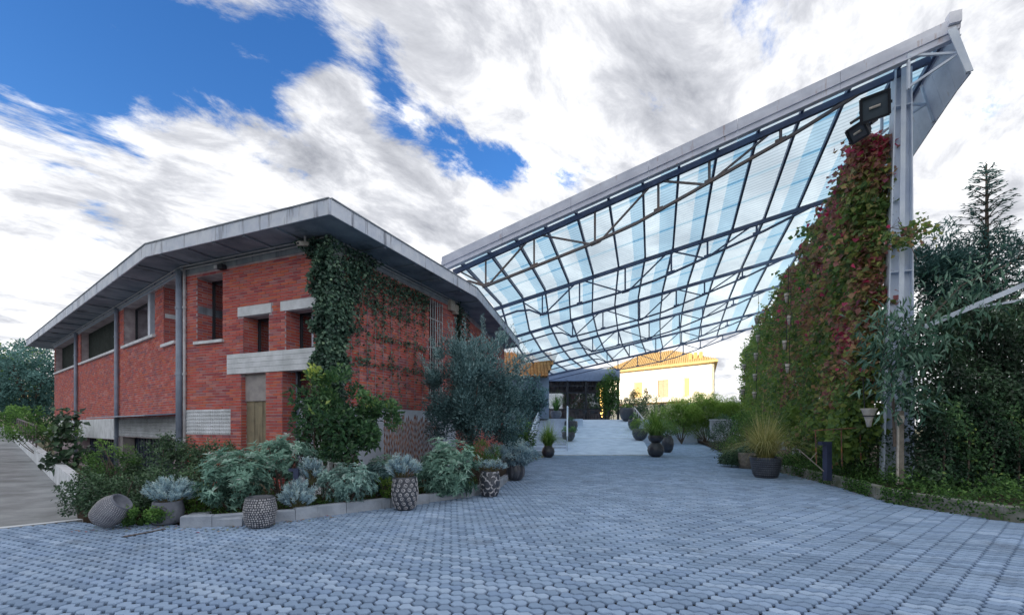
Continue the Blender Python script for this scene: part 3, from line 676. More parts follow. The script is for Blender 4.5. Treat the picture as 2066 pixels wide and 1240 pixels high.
# columns on the high side
def column(i, root):
    top = RT[i] + Vector((.10, 0, .05)); base = Vector((RT[i].x - .02, RT[i].y, .1)); m = MB()
    tx = Vector((T2.x, T2.y, 0)); dx = Vector((D2.x, D2.y, 0))
    def sec(z, w):
        f = (z - base.z) / (top.z - base.z); return base.lerp(top, f) - tx * w / 2, base.lerp(top, f) + tx * w / 2
    w0, w1 = .60, .30; fl = .30
    a0, b0 = sec(base.z, w0); a1, b1 = sec(top.z, w1)
    def plate(p, q, tvec, wvec):
        vs = [p - tvec - wvec, p + tvec - wvec, p + tvec + wvec, p - tvec + wvec, q - tvec - wvec, q + tvec - wvec, q + tvec + wvec, q - tvec + wvec]
        m.add(vs, [(0, 3, 2, 1), (4, 5, 6, 7), (0, 1, 5, 4), (1, 2, 6, 5), (2, 3, 7, 6), (3, 0, 4, 7)])
    plate(a0, a1, tx * .013, dx * fl / 2); plate(b0, b1, tx * .013, dx * fl / 2)
    c0, c1 = (a0 + b0) / 2, (a1 + b1) / 2
    vs = [a0 - dx * .008, b0 - dx * .008, b0 + dx * .008, a0 + dx * .008, a1 - dx * .008, b1 - dx * .008, b1 + dx * .008, a1 + dx * .008]
    m.add(vs, [(0, 3, 2, 1), (4, 5, 6, 7), (0, 1, 5, 4), (1, 2, 6, 5), (2, 3, 7, 6), (3, 0, 4, 7)])
    plate(c0 - dx * .15, c1 - dx * .15, tx * .05, dx * .008)
    col = m.build('column', colsteel_m, root)
    for z in (1.2, 5.35, 9.4):
        a, b = sec(z, w0 + (w1 - w0) * (z - .1) / (top.z - .1)); s = MB(); s.obox(a - dx * (fl / 2 - .005) - tx * .02, b - a + tx * .04, dx * (fl - .01), (0, 0, .02)); s.build('stiffener', colsteel_m, col)
    s = MB(); s.box(base + Vector((0, 0, .05)), (.85, .6, .06), math.atan2(T2.y, T2.x)); s.build('base_plate', rusty_steel_m, col)
for i in range(6): column(i, can)
# stepped fascia along the near edge
def fascia_step(z0, z1, o0, o1, name):
    n = 6
    for k in range(n):
        u0, u1 = -.01 + (OVER + .02) * k / n, -.01 + (OVER + .02) * (k + 1) / n
        a, b = roofpt(u0, 0), roofpt(u1, 0); d = (b - a).normalized(); a = a + d * .004; b = b - d * .004
        nd = Vector((-D2.x, -D2.y, 0)); m = MB()
        m.obox(a + nd * o0 + Vector((0, 0, z0)), b - a, nd * (o1 - o0), (0, 0, z1 - z0)); m.build(name, facesteel_m, can)
fascia_step(-.08, .07, .55, .60, 'fascia_panel'); fascia_step(.075, .22, .55, .64, 'fascia_panel'); fascia_step(.225, .38, .55, .61, 'fascia_panel'); fascia_step(-.11, -.083, .50, .66, 'drip_edge')
# apron on the high side with frames
up = Vector((0, 0, 1))
m = MB()
Q = [roofpt(OVER, w) for w in (-.13, 0, 1, 2, 3, 4, 5)]
nP = 36
for k in range(14):
    w0, w1 = -.12 + 1.5 * k / 14, -.12 + 1.5 * (k + 1) / 14
    a, b = roofpt(OVER, w0), roofpt(OVER, w1); d = (b - a).normalized(); x = d.cross(up).normalized(); m = MB()
    vs_o = a + x * .28 - up * .98 + d * .003; 
    m.obox(vs_o, (b - a) - d * .006, up * 1.1 - x * .28, x * .02); m.build('apron_panel', facesteel_m, can)
for k in range(8):
    w0, w1 = 1.38 + 3.7 * k / 8, 1.38 + 3.7 * (k + 1) / 8
    a, b = roofpt(OVER, w0), roofpt(OVER, w1); d = (b - a).normalized(); x = d.cross(up).normalized(); m = MB()
    m.obox(a + x * .28 - up * .98, (b - a) - d * .006, up * 1.1 - x * .28, x * .02); m.build('apron_panel', facesteel_m, can)
for w in (-.115, .18, .5, 1, 1.5, 2, 3, 4):
    a = roofpt(OVER, w); x = Vector((T2.x, T2.y, 0)); m = MB()
    m.bar(a + up * .1, a + x * .24 - up * .95, .06); m.bar(roofpt(1.0, w) - up * .02, a + x * .1 - up * .45, .05); m.bar(roofpt(1.0, w) - up * .75, a + x * .1 - up * .45, .05)
    m.bar(roofpt(1.0, w) + up * .02, roofpt(1.0, w) - up * .8, .05); m.build('apron_frame', colsteel_m, can)
m = MB(); a = roofpt(OVER, -.13); 
vs = [a + up * .1, roofpt(OVER - .012, -.13) + up * .1, a + T2.to_3d() * .17 - up * .98, a + T2.to_3d() * .30 - up * .98]
m.add([v for v in vs] + [v - D2.to_3d() * .03 for v in vs], [(0, 1, 2, 3), (7, 6, 5, 4), (0, 3, 7, 4), (1, 0, 4, 5), (2, 1, 5, 6), (3, 2, 6, 7)]); m.build('apron_end', colsteel_m, can)
m = MB(); a = roofpt(OVER, -.115); m.box(a + up * .33, (.22, .2, .26), math.atan2(T2.y, T2.x)); m.build('end_cap', facesteel_m, can)
# floodlights fixed beside the first column
def flood(c, aim, w, h, dpt, label):
    c = Vector(c); root = thing('floodlight', label, 'floodlight', c, 'floodlights on the canopy column'); f = Vector(aim).normalized()
    x = f.cross(up).normalized(); y = x.cross(f)
    m = MB(); k = .62
    fr = [c + f * dpt / 2 + x * sx * w / 2 + y * sy * h / 2 for sx, sy in ((-1, -1), (1, -1), (1, 1), (-1, 1))]; bk = [c - f * dpt / 2 + x * sx * w / 2 * k + y * sy * h / 2 * k for sx, sy in ((-1, -1), (1, -1), (1, 1), (-1, 1))]
    m.add(fr + bk, [(0, 1, 2, 3), (7, 6, 5, 4), (1, 0, 4, 5), (2, 1, 5, 6), (3, 2, 6, 7), (0, 3, 7, 4)]); m.build('housing', dark_m, root)
    m = MB()
    for a, b in zip(fr, fr[1:] + fr[:1]): m.bar(a + f * .02, b + f * .02, .05, .07, f)
    m.build('front_frame', dark_m, root)
    m = MB(); m.obox(c + f * (dpt / 2 + .008) - x * w * .44 - y * h * .44, x * w * .88, y * h * .88, f * .008); m.build('lamp_glass', lampglass_m, root)
    m = MB(); m.tube([c + f * (dpt / 2 + .03) - x * w * .2, c + f * (dpt / 2 + .03) + x * w * .2], .03, 8); m.build('lamp_tube', clay_m, root)
    m = MB()
    for s in (-1, 1): m.bar(c + x * s * (w / 2 + .03), c + x * s * (w / 2 + .03) - f * dpt * .9, .025, .06)
    m.bar(c - f * dpt * .9 - x * (w / 2 + .03), c - f * dpt * .9 + x * (w / 2 + .03), .06, .03); m.bar(c - f * dpt * .9, c - f * dpt * .9 + x * .5 - y * .15, .05); m.build('bracket', dark_m, root)
flood(at(1766, 216, 10.5), (-.55, -.62, -.42), .52, .50, .30, 'large black floodlight beside the top of the white steel column')
flood(at(1738, 262, 10.9), (-.75, -.2, -.55), .42, .34, .24, 'smaller black floodlight hanging just below the large one at the column top')

# ------------------------------------------------------------------ ramp, terrace, stairs
TZ = 2.15
g = MB(); g.add([(2.05, 24, -.05), (7.5, 24, -.05), (11.0, 41, -.05), (5.75, 41, -.05), (2.05, 24, .01), (7.5, 24, .01), (11.0, 41, TZ), (5.75, 41, TZ)], [(4, 5, 6, 7), (0, 1, 5, 4), (1, 2, 6, 5), (3, 0, 4, 7), (2, 3, 7, 6)]); ramp = tag(g.build('ramp', ramp_m), kind='structure')
m = MB(); m.obox((2.03, 23.9, .0), (5.5, 0, 0), (0, .12, 0), (0, 0, .035)); m.build('ramp_edge', white_m, ramp)
for k in range(1, 3):
    f = k / 2.9; y = 24 + 17 * f; z = .01 + (TZ - .01) * f; xl = 2.05 + 3.7 * f; m = MB(); m.obox((xl + .05, y, z + .001), (5.2, 0, 0), (0, .05, .006), (0, 0, .004)); m.build('joint', concrete_m, ramp)
g = MB(); g.prism([(-4, 36.2), (5.75, 36.2), (5.75, 41), (11, 41), (22, 41.01), (22, 75), (-4, 75)], -.09, TZ); tag(g.build('terrace', ramp_m), kind='structure')
def stairs():
    p0 = gnd(1077, 914); root = thing('staircase', 'pale blue concrete staircase between white railings left of the ramp', 'stairs', (1.6, 25.6, 0))
    n = 12; x0, y0 = 1.0, 25.2; dy = 11.0 / n; sx = .125
    for k in range(n):
        m = MB(); xx = x0 + sx * dy * k; m.obox((xx, y0 + dy * k, -.05), (2.05, 0, 0), (0, dy * (n - k), 0), (0, 0, .05 + TZ * (k + 1) / n - (.001 if k == n - 1 else 0)));  m.build('step', frame_m, root)
    def rail(xo, label):
        r = thing('stair_railing', label, 'railing', (x0 + xo, y0, 0), 'white stair railings')
        P = lambda f, h: Vector((x0 + xo + sx * 11 * f, y0 + 11 * f, TZ * f + h))
        for h in (.25, .5, .75, 1.0): m = MB(); m.tube([P(0, h), P(1, h)], .035 if h < 1 else .055, 6); m.build('rail', colsteel_m, r)
        for k in range(9): m = MB(); m.tube([P(k / 8, .02), P(k / 8, 1.0)], .034, 6); m.build('post', colsteel_m, r)
        m = MB(); m.tube([P(1, 1.0), P(1, 1.0) + Vector((.3, 1.6, 0)), P(1, 0) + Vector((.3, 1.6, 0))], .03, 6); m.build('rail_end', pipew_m, r)
    rail(-.05, 'white steel railing on the left side of the staircase by the olive tree'); rail(2.12, 'white steel railing between the staircase and the ramp')
stairs()
def ramp_rail():
    r = thing('ramp_handrail', 'sloping white handrail above the pots on the right side of the ramp', 'railing', (9.4, 31, 0))
    P = lambda f, h: Vector((7.75 + 3.5 * f, 24 + 17 * f, TZ * f + h))
    m = MB(); m.tube([P(.42, 1.1), P(1, 1.1)], .045, 6); m.build('rail', pipew_m, r)
    m = MB(); m.tube([P(.42, .6), P(1, .6)], .03, 6); m.build('rail', pipew_m, r)
    for k in range(5): f = .42 + .58 * k / 4; m = MB(); m.tube([P(f, 0), P(f, 1.1)], .035, 6); m.build('post', pipew_m, r)
ramp_rail()
# pavilion at the top of the ramp
def pavilion():
    y = 44.0; X = lambda px: (px - CX) / FOC * y; Z = lambda py: EYE - (py - HY) / FOC * y
    root = thing('pavilion', 'dark framed glass pavilion with blue grey roof beam at the top of the ramp', 'pavilion', (X(1170), y, TZ))
    m = MB(); m.obox((X(1092), y - .2, Z(768)), (X(1250) - X(1092), 0, 0), (0, .5, 0), (0, 0, Z(744) - Z(768))); m.build('roof_beam', M('beam_blue', (.20, .28, .45), rough=.6), root)
    m = MB(); m.obox((X(1092), y + .3, Z(752)), (X(1250) - X(1092), 0, 0), (0, 11, 0), (0, 0, .15)); m.build('roof', dark_m, root)
    for px in (1096, 1145, 1182, 1213, 1221, 1247):
        m = MB(); m.obox((X(px) - .1, y - .1, TZ), (.2, 0, 0), (0, .2, 0), (0, 0, Z(768) - TZ)); m.build('post', dark_m, root)
    for py in (778, 792, 825):
        m = MB(); m.obox((X(1096), y - .05, Z(py) - .06), (X(1247) - X(1096), 0, 0), (0, .09, 0), (0, 0, .12)); m.build('rail', dark_m, root)
    for a, b in ((1098, 1143), (1147, 1180), (1184, 1211), (1223, 1245)):
        m = MB(); m.obox((X(a), y + .0, Z(824)), (X(b) - X(a), 0, 0), (0, .02, 0), (0, 0, Z(793) - Z(824))); m.build('pane', pavglass_m, root)
    m = MB(); m.obox((X(1094), y + 4.5, TZ), (X(1248) - X(1094), 0, 0), (0, .1, 0), (0, 0, 4.3)); m.build('dark_backing', M('pavilion_dark', (.05, .045, .05), (.16, .15, .16), scale=1.4, rough=.6), root)  # dark sheet added behind the panes so the interior looks shaded
    for k in range(14):
        m = MB(); m.bar((X(1098) + .52 * k, y + .3, Z(770)), (X(1098) + .52 * k + .9, y + 9, Z(782)), .1, .12); m.build('rafter', dark_m, root)
    m = MB(); m.obox((X(1092), y + 10.8, TZ), (X(1250) - X(1092), 0, 0), (0, .2, 0), (0, 0, 4.2)); m.build('rear_wall', M('pavilion_rear', (.42, .34, .30), (.30, .25, .23), scale=2), root)
    for k in range(7):
        m = MB(); m.obox((X(1092) + 1.28 * k, y + 10.7, TZ), (.14, 0, 0), (0, .14, 0), (0, 0, 3.3)); m.build('rear_post', dark_m, root)
    m = MB()
    for k in range(36): 
        c = Vector((X(1213) + random.uniform(-.13, .13), y - .13 - random.uniform(0, .03), TZ + .2 + 3.2 * random.random())); m.box(c, (.05, .05, .07))
    m = m.build('fairy_lights', warm_m, root); m['kind'] = 'stuff'
    # chairs and tables on the terrace
    def chair():
        t = thing('terrace_chair', '', 'chair', (0, 0, 0), 'dark chairs on the terrace')
        b = MB(); b.box((0, 0, .45), (.44, .44, .04)); b.build('seat', dark_m, t)
        b = MB(); b.box((0, .21, .72), (.44, .03, .34)); b.build('backrest', dark_m, t)
        for sx in (-1, 1):
            for sy in (-1, 1): b = MB(); b.box((sx * .2, sy * .2, .215), (.035, .035, .43)); b.build('leg', dark_m, t)
        return t
    proto = chair(); first = True
    for px, yy, rz, lb in ((1128, 42.6, 2.6, 'dark terrace chair nearest the stair railing'), (1166, 42.4, .4, 'dark terrace chair behind the upper bowl pot'), (1180, 42.8, 3.0, 'dark terrace chair under the left glass pane'), (1194, 42.3, -.5, 'dark terrace chair in the middle of the pavilion front'), (1206, 42.7, 2.2, 'dark terrace chair beside the post with fairy lights'), (1232, 42.6, .9, 'dark terrace chair right of the post with fairy lights')):
        c = proto if first else copy_tree(proto); first = False
        c.location = ((px - CX) / FOC * yy, yy, TZ); c.rotation_euler = (0, 0, rz); c['label'] = lb
    for px, yy, lb in ((1187, 43.3, 'small dark round table behind the terrace chairs'), (1118, 43.2, 'small dark round table by the left pavilion post')):
        t = thing('terrace_table', lb, 'table', ((px - CX) / FOC * yy, yy, TZ)); c = t.location
        b = MB(); b.lathe(c + Vector((0, 0, .72)), [(.38, 0), (.4, .02), (.38, .04)], 16); b.build('tabletop', dark_m, t)
        b = MB(); b.tube([c, c + Vector((0, 0, .72))], .035, 8); b.build('leg', dark_m, t); b = MB(); b.lathe(c, [(.22, 0), (.2, .03)], 12); b.build('base', dark_m, t)
pavilion()
# tiled roof above the stair, seen beyond the olive tree
def tiled_roof():
    y0 = 33.0; a = at(1046, 712, 37.5); root = thing('tiled_lean_to', 'small building with orange clay tile roof behind the olive tree', 'building', (a.x + 1, 36, 0))
    o = at(1048, 758, 34.0); u = at(1108, 712, 37.5) ; x0, x1 = o.x - 2.5, o.x + 3.0; z0, z1 = o.z - .1, u.z; yA, yB = 34.0, 37.6
    for i in range(9):
        for j in range(20):
            f0, f1 = i / 9, (i + 1.15) / 9; xx = x0 + .27 * j; xe = x1 - .9 + 1.4 * f0
            if xx > xe: continue
            m = MB(); m.v = random.random(); r = .13; P = lambda f, k: Vector((xx + r * math.cos(k), yA + (yB - yA) * f, z0 + (z1 - z0) * f + r * .75 * math.sin(k) + .03 * (1 - (f - f0) * 8)))
            ks = [math.pi * q / 4 for q in range(5)]; vs = [P(f0, k) for k in ks] + [P(f1, k) for k in ks]
            m.add(vs, [(q, q + 1, q + 6, q + 5)[::-1] for q in range(4)]); m.build('tile', tilel_m, root)
    m = MB(); m.add([(x0 - .2, yA + .1, z0 - .04), (x1 - .9, yA + .1, z0 - .04), (x1 + .3, yB, z1 - .06), (x0 - .2, yB, z1 - .06)] , [(0, 1, 2, 3)]); m.build('roof_deck', timber_m, root)
    m = MB(); m.prism([(x0, yA + .6), (x1 - .7, yA + .6), (x1 - .7, yB), (x0, yB)], 2.15, z0 + .1); m.build('wall', M('lean_to_wall', (.30, .38, .52), rough=.9), root)
tiled_roof()

# ------------------------------------------------------------------ sunlit house and walls beyond
def house():
    a = Vector((29.4, 65.0)); d = Vector((-.659, .752)); n = Vector((-.752, -.659)); b = a + d * 18.5; ze = 10.75
    H = Fac(a, d, n); root = thing('cream_house', 'sunlit cream house with hipped tile roof and deep eaves beyond the canopy', 'house', (a.x, a.y, 0))
    hs = H.S
    wins = [(hs(1349), hs(1327), H.Z(1338, 801), H.Z(1338, 766)), (hs(1391), hs(1379), H.Z(1385, 800), H.Z(1385, 761)), (hs(1296), hs(1279), H.Z(1287, 802), H.Z(1287, 770))]
    m = solid_wall(H, 0, 18.5, -.1, ze, wins, .3); m.build('wall', housew_m, root)
    G = Vector((.36, .933)); q = a + G * 14; m = MB(); m.prism([a + d * .001, q + d * .001, q + d * .3, a + d * .3], -.1, ze - .01); m.build('side_wall', housew_m, root)
    m = MB(); m.prism([q, q + d * 18.5, b, b - n * .3 + d * 0, b - d * .3, q + d * 18.2], -.1, ze - .02); m.build('rear_wall', housew_m, root)
    for i, w in enumerate(wins):
        f = MB(); H.box(f, w[0], w[1], -.25, -.2, w[2], w[3]); wn = f.build('window', shutter_m if i == 0 else housew_m, root)
        if i == 0:
            for k in range(8):
                z = w[2] + (w[3] - w[2]) * (k + .2) / 8
                for s0, s1 in ((w[0] + .06, (w[0] + w[1]) / 2 - .04), ((w[0] + w[1]) / 2 + .04, w[1] - .06)): f = MB(); H.box(f, s0, s1, -.2, -.14, z, z + .18); f.build('shutter_slat', shutter_m, wn)
        else: f = MB(); H.box(f, w[0] + .1, w[1] - .1, -.2, -.16, w[2] + .1, w[3] - .1); f.build('shutter', housetrim_m, wn)
    ov = 1.1; A = a + n * ov - d * ov; Bq = b + n * ov + d * ov; Cq = b + G * (14 + ov) + d * ov; Dq = a + G * (14 + ov) - d * ov
    m = MB(); m.prism([A, Bq, Cq, Dq], ze, ze + .28); rf = m.build('eaves', housetrim_m, root)
    c0 = (A + Dq) / 2 + d * 7.6; c1 = (Bq + Cq) / 2 - d * 7.6; zr = ze + .3 + 3.4; zb = ze + .285
    m = MB(); P = [(*A, zb), (*Bq, zb), (*Cq, zb), (*Dq, zb), (*c0, zr), (*c1, zr)]
    m.add(P, [(0, 4, 5, 1), (1, 5, 2), (2, 5, 4, 3), (3, 4, 0)]); rr = m.build('roof', tile_m, root)
    t = MB(); 
    A3, B3, c03, c13 = Vector(P[0]), Vector(P[1]), Vector(P[4]), Vector(P[5]); N_ = 58
    for k in range(N_ + 1):
        f = k / N_; e = A3.lerp(B3, f); L = (B3 - A3).length; s = f * L; s0 = 7.6; 
        h = min(1, s / s0, (L - s) / s0); top = e + ((c03 - A3) - (B3 - A3).normalized() * s0) * h; t.v = random.random()
        t.tube([e + up * .04, top + up * .05], .11, 5)
    t = t.build('tile_rows', tile_m, rr); t['kind'] = 'stuff'
    for k in range(3):
        c = A3.lerp(B3, .20 - .04 * k) ; c = c + ((c03 - A3) - (B3 - A3).normalized() * 7.6) * .16; m = MB(); m.box(c + up * .5, (.4, .4, 1.0)); m.build('chimney', housetrim_m, rr)
    # lower terrace wall in front of the house
    w = thing('balcony_wall', 'long cream parapet wall with tiled coping in front of the sunlit house', 'wall', at(1310, 840, 58))
    p, q2 = at(1246, 812, 62), at(1386, 799, 54); dd = (q2 - p).xy.normalized(); nn = Vector((dd.y, -dd.x))
    m = MB(); m.prism([p.xy, q2.xy, q2.xy - nn * .3, p.xy - nn * .3], 0, p.z - .5); m.build('parapet', housew_m, w)
    m = MB(); m.prism([p.xy + nn * .25, q2.xy + nn * .25, q2.xy - nn * .5, p.xy - nn * .5], p.z - .45, p.z - .2); m.build('coping', tilel_m, w)
    m = MB(); m.obox((*(p.xy), p.z + .3), (*(q2 - p).xy, 0), (0, .05, 0), (0, 0, .05))
    for k in range(16): e = p.lerp(q2, k / 15); m.bar((e.x, e.y, p.z - .2), (e.x, e.y, p.z + .33), .04)
    m.build('railing', pipew_m, w)
    w = thing('boundary_wall', 'pale boundary wall topped with a fence behind the bamboo at the right', 'wall', at(1440, 830, 56))
    p, q2 = at(1386, 812, 54), at(1500, 812, 52); m = MB(); m.prism([p.xy, q2.xy, q2.xy + Vector((0, .3)), p.xy + Vector((0, .3))], 0, p.z); m.build('parapet', concrete_m, w)
    m = MB(); m.obox((p.x, p.y, p.z + .9), (*(q2 - p).xy, 0), (0, .04, 0), (0, 0, .05))
    for k in range(18): e = p.lerp(q2, k / 17); m.bar((e.x, e.y, p.z), (e.x, e.y, p.z + .9), .03)
    m.build('fence_rail', pipew_m, w)
house()
def left_house():
    o = at(46, 850, 48); root = thing('distant_cottage', 'pale pink cottage behind the trees at the far left edge', 'house', (o.x, o.y, 0))
    m = MB(); m.prism([(o.x - 9, o.y), (o.x + 1.5, o.y + 2), (o.x + 1.5, o.y + 9), (o.x - 9, o.y + 9)], 0, 4.4); m.build('wall', M('pink_plaster', (.66, .56, .50), rough=.9), root)
    m = MB(); m.add([(o.x - 9.5, o.y - .6, 4.3), (o.x + 2.1, o.y + 1.5, 4.3), (o.x + 2.1, o.y + 9.5, 4.3), (o.x - 9.5, o.y + 9.5, 4.3), (o.x - 9.5, o.y + 4.5, 6.2), (o.x + 2.1, o.y + 5.5, 6.2)], [(0, 1, 5, 4), (2, 3, 4, 5), (1, 2, 5), (3, 0, 4)]); m.build('roof', tile_m, root)
    m = MB(); m.box((o.x - 2, o.y + 1.15, 2.4), (1, .2, 1.3), .19); m.build('window', dark_m, root)
left_house()

# ------------------------------------------------------------------ plants
def unit(v): return v / np.maximum(np.linalg.norm(v, axis=-1, keepdims=True), 1e-9)
def rdir(n): return unit(RNG.normal(size=(n, 3)))
def leaf_mesh(name, P, A, Nn, L, Wd, V, mat, parent=None, fold=.22, droop=.18):
    """one folded four-point leaf per row: P base, A axis, Nn upper side, L length, Wd width, V colour position"""
    n = len(P); A = unit(A); S = unit(np.cross(A, Nn)); U = np.cross(S, A)
    L = np.broadcast_to(np.asarray(L, float), (n,))[:, None]; Wd = np.broadcast_to(np.asarray(Wd, float), (n,))[:, None]
    mid = P + A * L * .45
    out = np.empty((n, 4, 3)); out[:, 0] = P; out[:, 1] = mid + S * Wd / 2 + U * fold * Wd; out[:, 2] = P + A * L - U * L * droop; out[:, 3] = mid - S * Wd / 2 + U * fold * Wd
    b = (np.arange(n) * 4)[:, None]; F = np.concatenate([b + np.array([[0, 1, 2]]), b + np.array([[0, 2, 3]])], 1).reshape(-1, 3)
    return link_mesh(name, np_mesh(name, out.reshape(-1, 3), F, np.repeat(np.clip(V, 0, 1), 4)), mat, parent)
def crown(c, rad, ncl, nleaf, clr, shell=.55, flat=.0):
    """leaf bases, outward directions and clump shades spread through an uneven crown"""
    c = np.array(c, float); rad = np.array(rad, float)
    d = rdir(ncl); cc = c + d * rad * (RNG.uniform(shell, 1.0, (ncl, 1)) ** .7); sh = RNG.uniform(0, 1, ncl); cr = clr * RNG.uniform(.6, 1.25, ncl)
    k = RNG.integers(0, ncl, nleaf); o = rdir(nleaf) * (RNG.uniform(.25, 1, (nleaf, 1)) ** .6) * cr[k][:, None]
    if flat: o[:, 2] *= flat
    P = cc[k] + o; out = unit(o * .8 + (P - c) / rad * .5 + 1e-6)
    return P, out, sh[k]
def lims(P, z0): P[:, 2] = np.maximum(P[:, 2], z0 + RNG.uniform(0, .06, len(P))); return P
def stems(name, base, tips, r, mat, parent, bend=.25):
    m = MB(); base = Vector(base)
    for t in tips:
        t = Vector(t); mid = base.lerp(t, .5) + Vector((random.uniform(-1, 1), random.uniform(-1, 1), .3)) * bend * (t - base).length * .4
        m.tube([base + Vector((random.uniform(-.03, .03), random.uniform(-.03, .03), 0)), mid, t], [r, r * .7, r * .3], 5)
    return m.build(name, mat, parent)
L_dark = leaf_mat('dark_glossy_leaf', [(.022, .05, .032), (.042, .09, .052), (.075, .14, .075), (.13, .21, .11)], .3, .15, .6)
L_ivy = leaf_mat('ivy_leaf', [(.025, .06, .05), (.065, .135, .10), (.12, .21, .15), (.22, .32, .20)], .35, .2, .5)
L_olive = leaf_mat('olive_leaf', [(.05, .11, .115), (.10, .19, .20), (.19, .31, .32), (.34, .47, .48)], .5, .2)
L_sage = leaf_mat('sage_leaf', [(.07, .15, .12), (.16, .29, .24), (.28, .43, .36), (.40, .54, .47)], .7, .2, .15)
L_silver = leaf_mat('silver_leaf', [(.14, .24, .30), (.27, .40, .48), (.38, .52, .60), (.48, .62, .68)], .75, .2, .15)
L_art = leaf_mat('wormwood_leaf', [(.10, .19, .18), (.20, .33, .31), (.33, .48, .44), (.46, .60, .55)], .75, .2, .15)
L_citrus = leaf_mat('citrus_leaf', [(.025, .065, .04), (.055, .13, .065), (.11, .22, .09), (.36, .48, .10)], .3, .3, .5)
L_vine = leaf_mat('autumn_vine_leaf', [(.22, .34, .08), (.09, .18, .07), (.18, .30, .09), (.09, .15, .08), (.32, .36, .10), (.16, .14, .09), (.38, .24, .12), (.22, .12, .11), (.34, .14, .13), (.17, .06, .10), (.42, .05, .12)], .5, .35)
L_grass = leaf_mat('green_blade', [(.05, .12, .02), (.10, .20, .04), (.19, .29, .07), (.30, .36, .12)], .5, .35)
L_dry = leaf_mat('dry_blade', [(.14, .17, .05), (.28, .29, .10), (.42, .38, .16), (.55, .46, .24)], .6, .35)
L_bamboo = leaf_mat('bamboo_leaf', [(.10, .18, .04), (.18, .30, .07), (.28, .40, .11), (.38, .48, .16)], .5, .4)
L_green = leaf_mat('fresh_leaf', [(.03, .08, .03), (.06, .14, .04), (.11, .22, .06), (.18, .30, .08)], .4, .3)
L_conifer = leaf_mat('conifer_spray', [(.035, .085, .085), (.06, .14, .135), (.10, .20, .19), (.17, .29, .27)], .6, .2)
L_long = leaf_mat('long_leaf', [(.03, .08, .06), (.06, .14, .10), (.12, .22, .16), (.21, .32, .25)], .3, .25, .6)

def shrub(name, label, cat, c, rad, n, L, Wd, mat, ncl=40, clr=.22, z0=.1, group=None, up_=.3, light=.25, stem=True, droop=.18, rosette=0, shell=.5):
    """bush: a few bent stems from the ground and leaves in clumps"""
    c = Vector(c); root = thing(name, label, cat, (c.x, c.y, z0), group)
    P, O, sh = crown(c, rad, ncl, n, clr, shell); lims(P, z0 + .02)
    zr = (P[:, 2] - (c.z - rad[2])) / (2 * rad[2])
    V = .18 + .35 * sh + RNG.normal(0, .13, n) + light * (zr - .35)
    if rosette:
        m = n // rosette; P = P[:m]; O = O[:m]; V = V[:m]; ax = unit(O + np.array([0, 0, .8])); 
        P = np.repeat(P, rosette, 0); ax = np.repeat(ax, rosette, 0); V = np.repeat(V, rosette) + RNG.normal(0, .08, m * rosette)
        sd = unit(np.cross(ax, rdir(len(P)))); A = unit(sd + ax * RNG.uniform(.1, .9, (len(P), 1))); Nn = ax
    else:
        A = unit(O * .7 + rdir(n) * .8 + np.array([0, 0, up_])); Nn = unit(O + np.array([0, 0, .7]) + rdir(n) * .5)
    nL = len(P)
    leaf_mesh('foliage', P, A, Nn, L * RNG.uniform(.6, 1.25, nL), Wd * RNG.uniform(.7, 1.2, nL), V, mat, root, droop=droop)
    if stem:
        tips = [Vector(P[i]) for i in RNG.integers(0, nL, 12)]; stems('stem', (c.x, c.y, z0), tips, .014 + .012 * rad[2], bark_m, root)
    return root
def spiky(name, label, cat, c, rad, n, L, mat, z0, group=None, stem=True, W_=.012, tufts=90):
    """silvery bush of upright twigs set with narrow needles"""
    c = Vector(c); root = thing(name, label, cat, (c.x, c.y, z0), group); base = np.array([c.x, c.y, c.z - rad[2] * .8])
    d = rdir(tufts); d[:, 2] = np.abs(d[:, 2]) * .9 + .05 * 0 - .15 * (RNG.random(tufts) < .3); tip = np.array(c) + d * np.array(rad) * RNG.uniform(.75, 1.08, (tufts, 1)); ax = unit(tip - base)
    k = RNG.integers(0, tufts, n); f = RNG.uniform(-.5, 1, n)[:, None]; tl = min(rad) * .55
    P = tip[k] + ax[k] * (f - 1) * tl * .7 + RNG.normal(0, .008, (n, 3)); lims(P, z0 + .01)
    sd = unit(np.cross(ax[k], rdir(n))); A = unit(ax[k] * RNG.uniform(.5, 1.3, (n, 1)) + sd)
    V = .35 + .3 * RNG.uniform(-1, 1, tufts)[k] * .6 + .25 * f[:, 0] + RNG.normal(0, .1, n)
    leaf_mesh('foliage', P, A, sd + np.array([0, 0, .5]), L * RNG.uniform(.6, 1.2, n), W_, V, mat, root, droop=.05)
    if stem: stems('stem', base, [Vector(t) for t in tip[:26]], .010, stem_m, root, .15)
    return root
